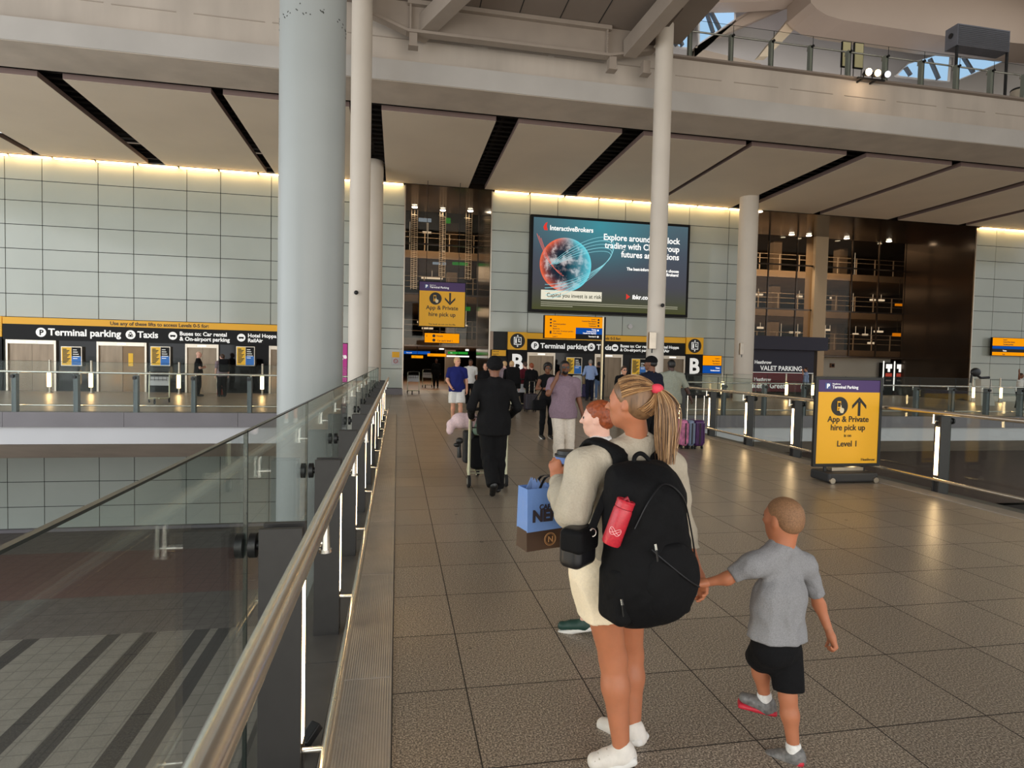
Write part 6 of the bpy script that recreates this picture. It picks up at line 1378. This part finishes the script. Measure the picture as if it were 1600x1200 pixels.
suitcase('slate blue wheeled suitcase between the patterned and the purple ones', (xs[1], 11.26), .12, .42, .52, M_slate, 0, .5, grp='cases beside the man in sage')
suitcase('purple wheeled suitcase pulled by the man in the sage T-shirt', (xs[2], 11.24), .2, .4, .52, M_plum, 0, .5, grp='cases beside the man in sage')
c = PZ(826, 642); suitcase('dark wheeled suitcase beside the auburn-haired person in a coat', (c[0], c[1]-.25), .42, .28, .55, mat('dark_case', (40, 34, 46), .5), 8, .4)
c = PZ(356, 617); suitcase('red wheeled suitcase beside the person in mauve by the lifts', (c[0], 25.9), .2, .36, .55, mat('red_case', (150, 50, 44), .5), 0, .35)
c = PZ(908, 622); suitcase('purple-blue suitcase near the man in pale blue', (c[0], c[1]), .4, .28, .6, mat('indigo_case', (56, 50, 96), .5), 0, .0)
def trolley(label, x, y, face, w=.52, grp='luggage trolleys', ad=True):
    T_, f_, l_ = frame_of((x, y, 0), face, 1); t = thing('luggage_trolley', label, 'trolley', (x, y, 0), grp); M_fr = mat('trolley_frame', (206, 206, 178), .35, .5)
    for g in (-1, 1):
        MB().tube([tuple(T_(0, g*w/2, .1)), tuple(T_(.0, g*w/2, .6)), tuple(T_(-.05, g*w/2, .98)), tuple(T_(-.1, g*w/2*.95, 1.04))], .019, 12).build('upright', M_fr, t, smooth=True)
        MB().tube([tuple(T_(0, g*w/2, .17)), tuple(T_(.45, g*w/2*.8, .16)), tuple(T_(.85, g*w/2*.45, .2))], .017, 10).build('side_rail', M_fr, t, smooth=True)
        p = T_(0, g*w/2, .085); wh = MB().cyl(tuple(p-l_*.018), tuple(p+l_*.018), .083, 24).build('wheel', M_rubber, t, smooth=True); MB().cyl(tuple(p-l_*.021), tuple(p+l_*.021), .045, 20).build('hub', mat('hub_grey', (150, 150, 146), .4, .4), wh, smooth=True)
    p = T_(.8, 0, .07); MB().cyl(tuple(p-l_*.02), tuple(p+l_*.02), .068, 20).bar(tuple(p), tuple(p+V3(0, 0, .12)), .05, .02).build('wheel', M_rubber, t)
    MB().tube([tuple(T_(-.1, -w/2*.95, 1.04)), tuple(T_(-.12, 0, 1.06)), tuple(T_(-.1, w/2*.95, 1.04))], .022, 12).build('handlebar', M_black, t, smooth=True)
    m = MB()
    for q in (.1, .3, .5, .7): m.cyl(tuple(T_(q, -w/2*(1-q*.6), .17)), tuple(T_(q, w/2*(1-q*.6), .17)), .009, 8)
    for q in (-.3, 0, .3): m.cyl(tuple(T_(0, q*w, .17)), tuple(T_(.8, q*w*.4, .19)), .008, 8)
    m.build('deck_grid', M_fr, t)
    if ad: MB().bar(tuple(T_(-.01, 0, .58)), tuple(T_(-.02, 0, .88)), w*.94, .012, up=tuple(f_)).build('advert_panel', M_white, t)
    m = MB(); 
    for z in (.78, .92): m.cyl(tuple(T_(.12, -w*.4, z)), tuple(T_(.12, w*.4, z)), .008, 8)
    for q in (-.4, -.2, 0, .2, .4): m.cyl(tuple(T_(.12, q*w, .74)), tuple(T_(.12, q*w, .95)), .006, 6)
    m.build('basket', M_black, t); return T_, f_, l_
tT, tff, tll = trolley('loaded luggage trolley pushed by the man in the black turban', 1.195, 7.86, 2, .50, ad=False)
c = PZ(243, 630); trolley('empty luggage trolley standing on the landing beyond the void', c[0], 22.4, 190, .6)
c = PZ(645, 614); trolley('empty luggage trolley parked beside the narrow recess', c[0], 29.3, 175, .55)
c = PZ(812, 640); trolley('luggage trolley beside the person in the maroon top', c[0], c[1]+.3, 0, .5)
c = PZ(899, 622); trolley('luggage trolley with white bags near the man in pale blue', c[0], c[1]+.3, 0, .5)
c = PZ(668, 606); trolley('luggage trolley standing deep inside the narrow recess', c[0], 36, 170, .55)
soft_bag('holdall', 'black holdall on the deck of the loaded trolley', tT(.4, 0, .42), (.2, .27, .22), C_black, r=.06)
soft_bag('upright_bag', 'dark upright bag strapped over the side of the loaded trolley', tT(.3, .22, .5), (.07, .1, .22), mat('charcoal_bag', (34, 34, 36), .7), r=.04)
a = tT(.25, .34, .86); t = thing('plush_toy', 'pale pink plush toy hanging over the side of the loaded trolley', 'toy', tuple(a-V3(0, 0, .1)))
solid('plush_body', [ell(a, V3(.13, .1, .11), None, .04), ell(a+V3(-.12, -.03, -.05), V3(.07, .06, .07), None, .03), ell(a+V3(-.14, -.02, -.13), V3(.05, .05, .06), None, .03), ell(a+V3(.14, 0, .0), V3(.1, .09, .12), None, .04)], cloth('pink_plush', (226, 200, 204)), t, .012, 2)
soft_bag('fabric_bundle', 'grey and green fabric bundle on top of the loaded trolley', tT(.3, .0, .78), (.17, .14, .12), cloth('grey_green', (120, 140, 124)), r=.06)
t = thing('hanging_straps', 'dark strap ends dangling from the side of the loaded trolley', 'straps', tuple(tT(.1, .36, .45)))
MB().ball(tuple(tT(.15, .36, .6)), (.05, .03, .045)).ball(tuple(tT(.12, .40, .55)), (.045, .03, .03)).tube([tuple(tT(.15, .36, .58)), tuple(tT(.12, .37, .5)), tuple(tT(.14, .36, .38))], [.02, .025, .03], 8).build('strap_cluster', M_black, t, smooth=True)
soft_bag('white_carrier_bag', 'white carrier bag on the trolley near the man in pale blue', (P(905, 590, 26)[0], 26.3, .66), (.21, .15, .43), C_white, r=.08)
# tapered stand at the right
x, y, z = P(1540, 600, 24.5); t = thing('tapered_stand', 'white tapered stand with a black round head near the wall past the recess', 'stand', (x, 24.5, 0))
MB().poly([(x-.2, 24.5, 0), (x+.62, 24.5, 0), (x+.3, 24.5, 1.3), (x-.28, 24.5, 1.3)], 0, (0, .3, 0)).build('white_panel', mat('stand_white', (214, 208, 196), .6), t, bevel=.01)
MB().ball((x-.5, 24.6, 1.62), (.3, .1, .22), 20).build('round_head', M_black, t, smooth=True)
MB().tube([(x-.45, 24.6, 1.5), (x-.2, 24.6, 1.36), (x+.3, 24.6, 1.38)], .06, 10).tube([(x-.72, 24.6, 1.5), (x-.76, 24.6, 1.1)], .05, 10).build('arm', M_black, t, smooth=True)
# spotlight fitting lying in the gutter by the first post
for i, (px, py) in enumerate(((487, 1140), (552, 812))):
    c = PX(px, py, -.27) if False else PZ(px, py, .05); t = thing('floor_connector', ['small black connector box in the gutter by the nearest post', 'small black connector box in the gutter further along the railing'][i], 'connector box', (c[0], c[1], -.02), 'connector boxes by the railing')
    MB().bar((c[0]-.03, c[1]-.02, .0), (c[0]+.02, c[1]+.04, .05), .05, .04).build('box', M_black, t, bevel=.005); MB().tube([(c[0]-.03, c[1]-.02, .0), (c[0]-.05, c[1]-.06, -.01), (c[0]-.02, c[1]-.1, -.018)], .007, 8).build('cable', M_black, t, smooth=True)
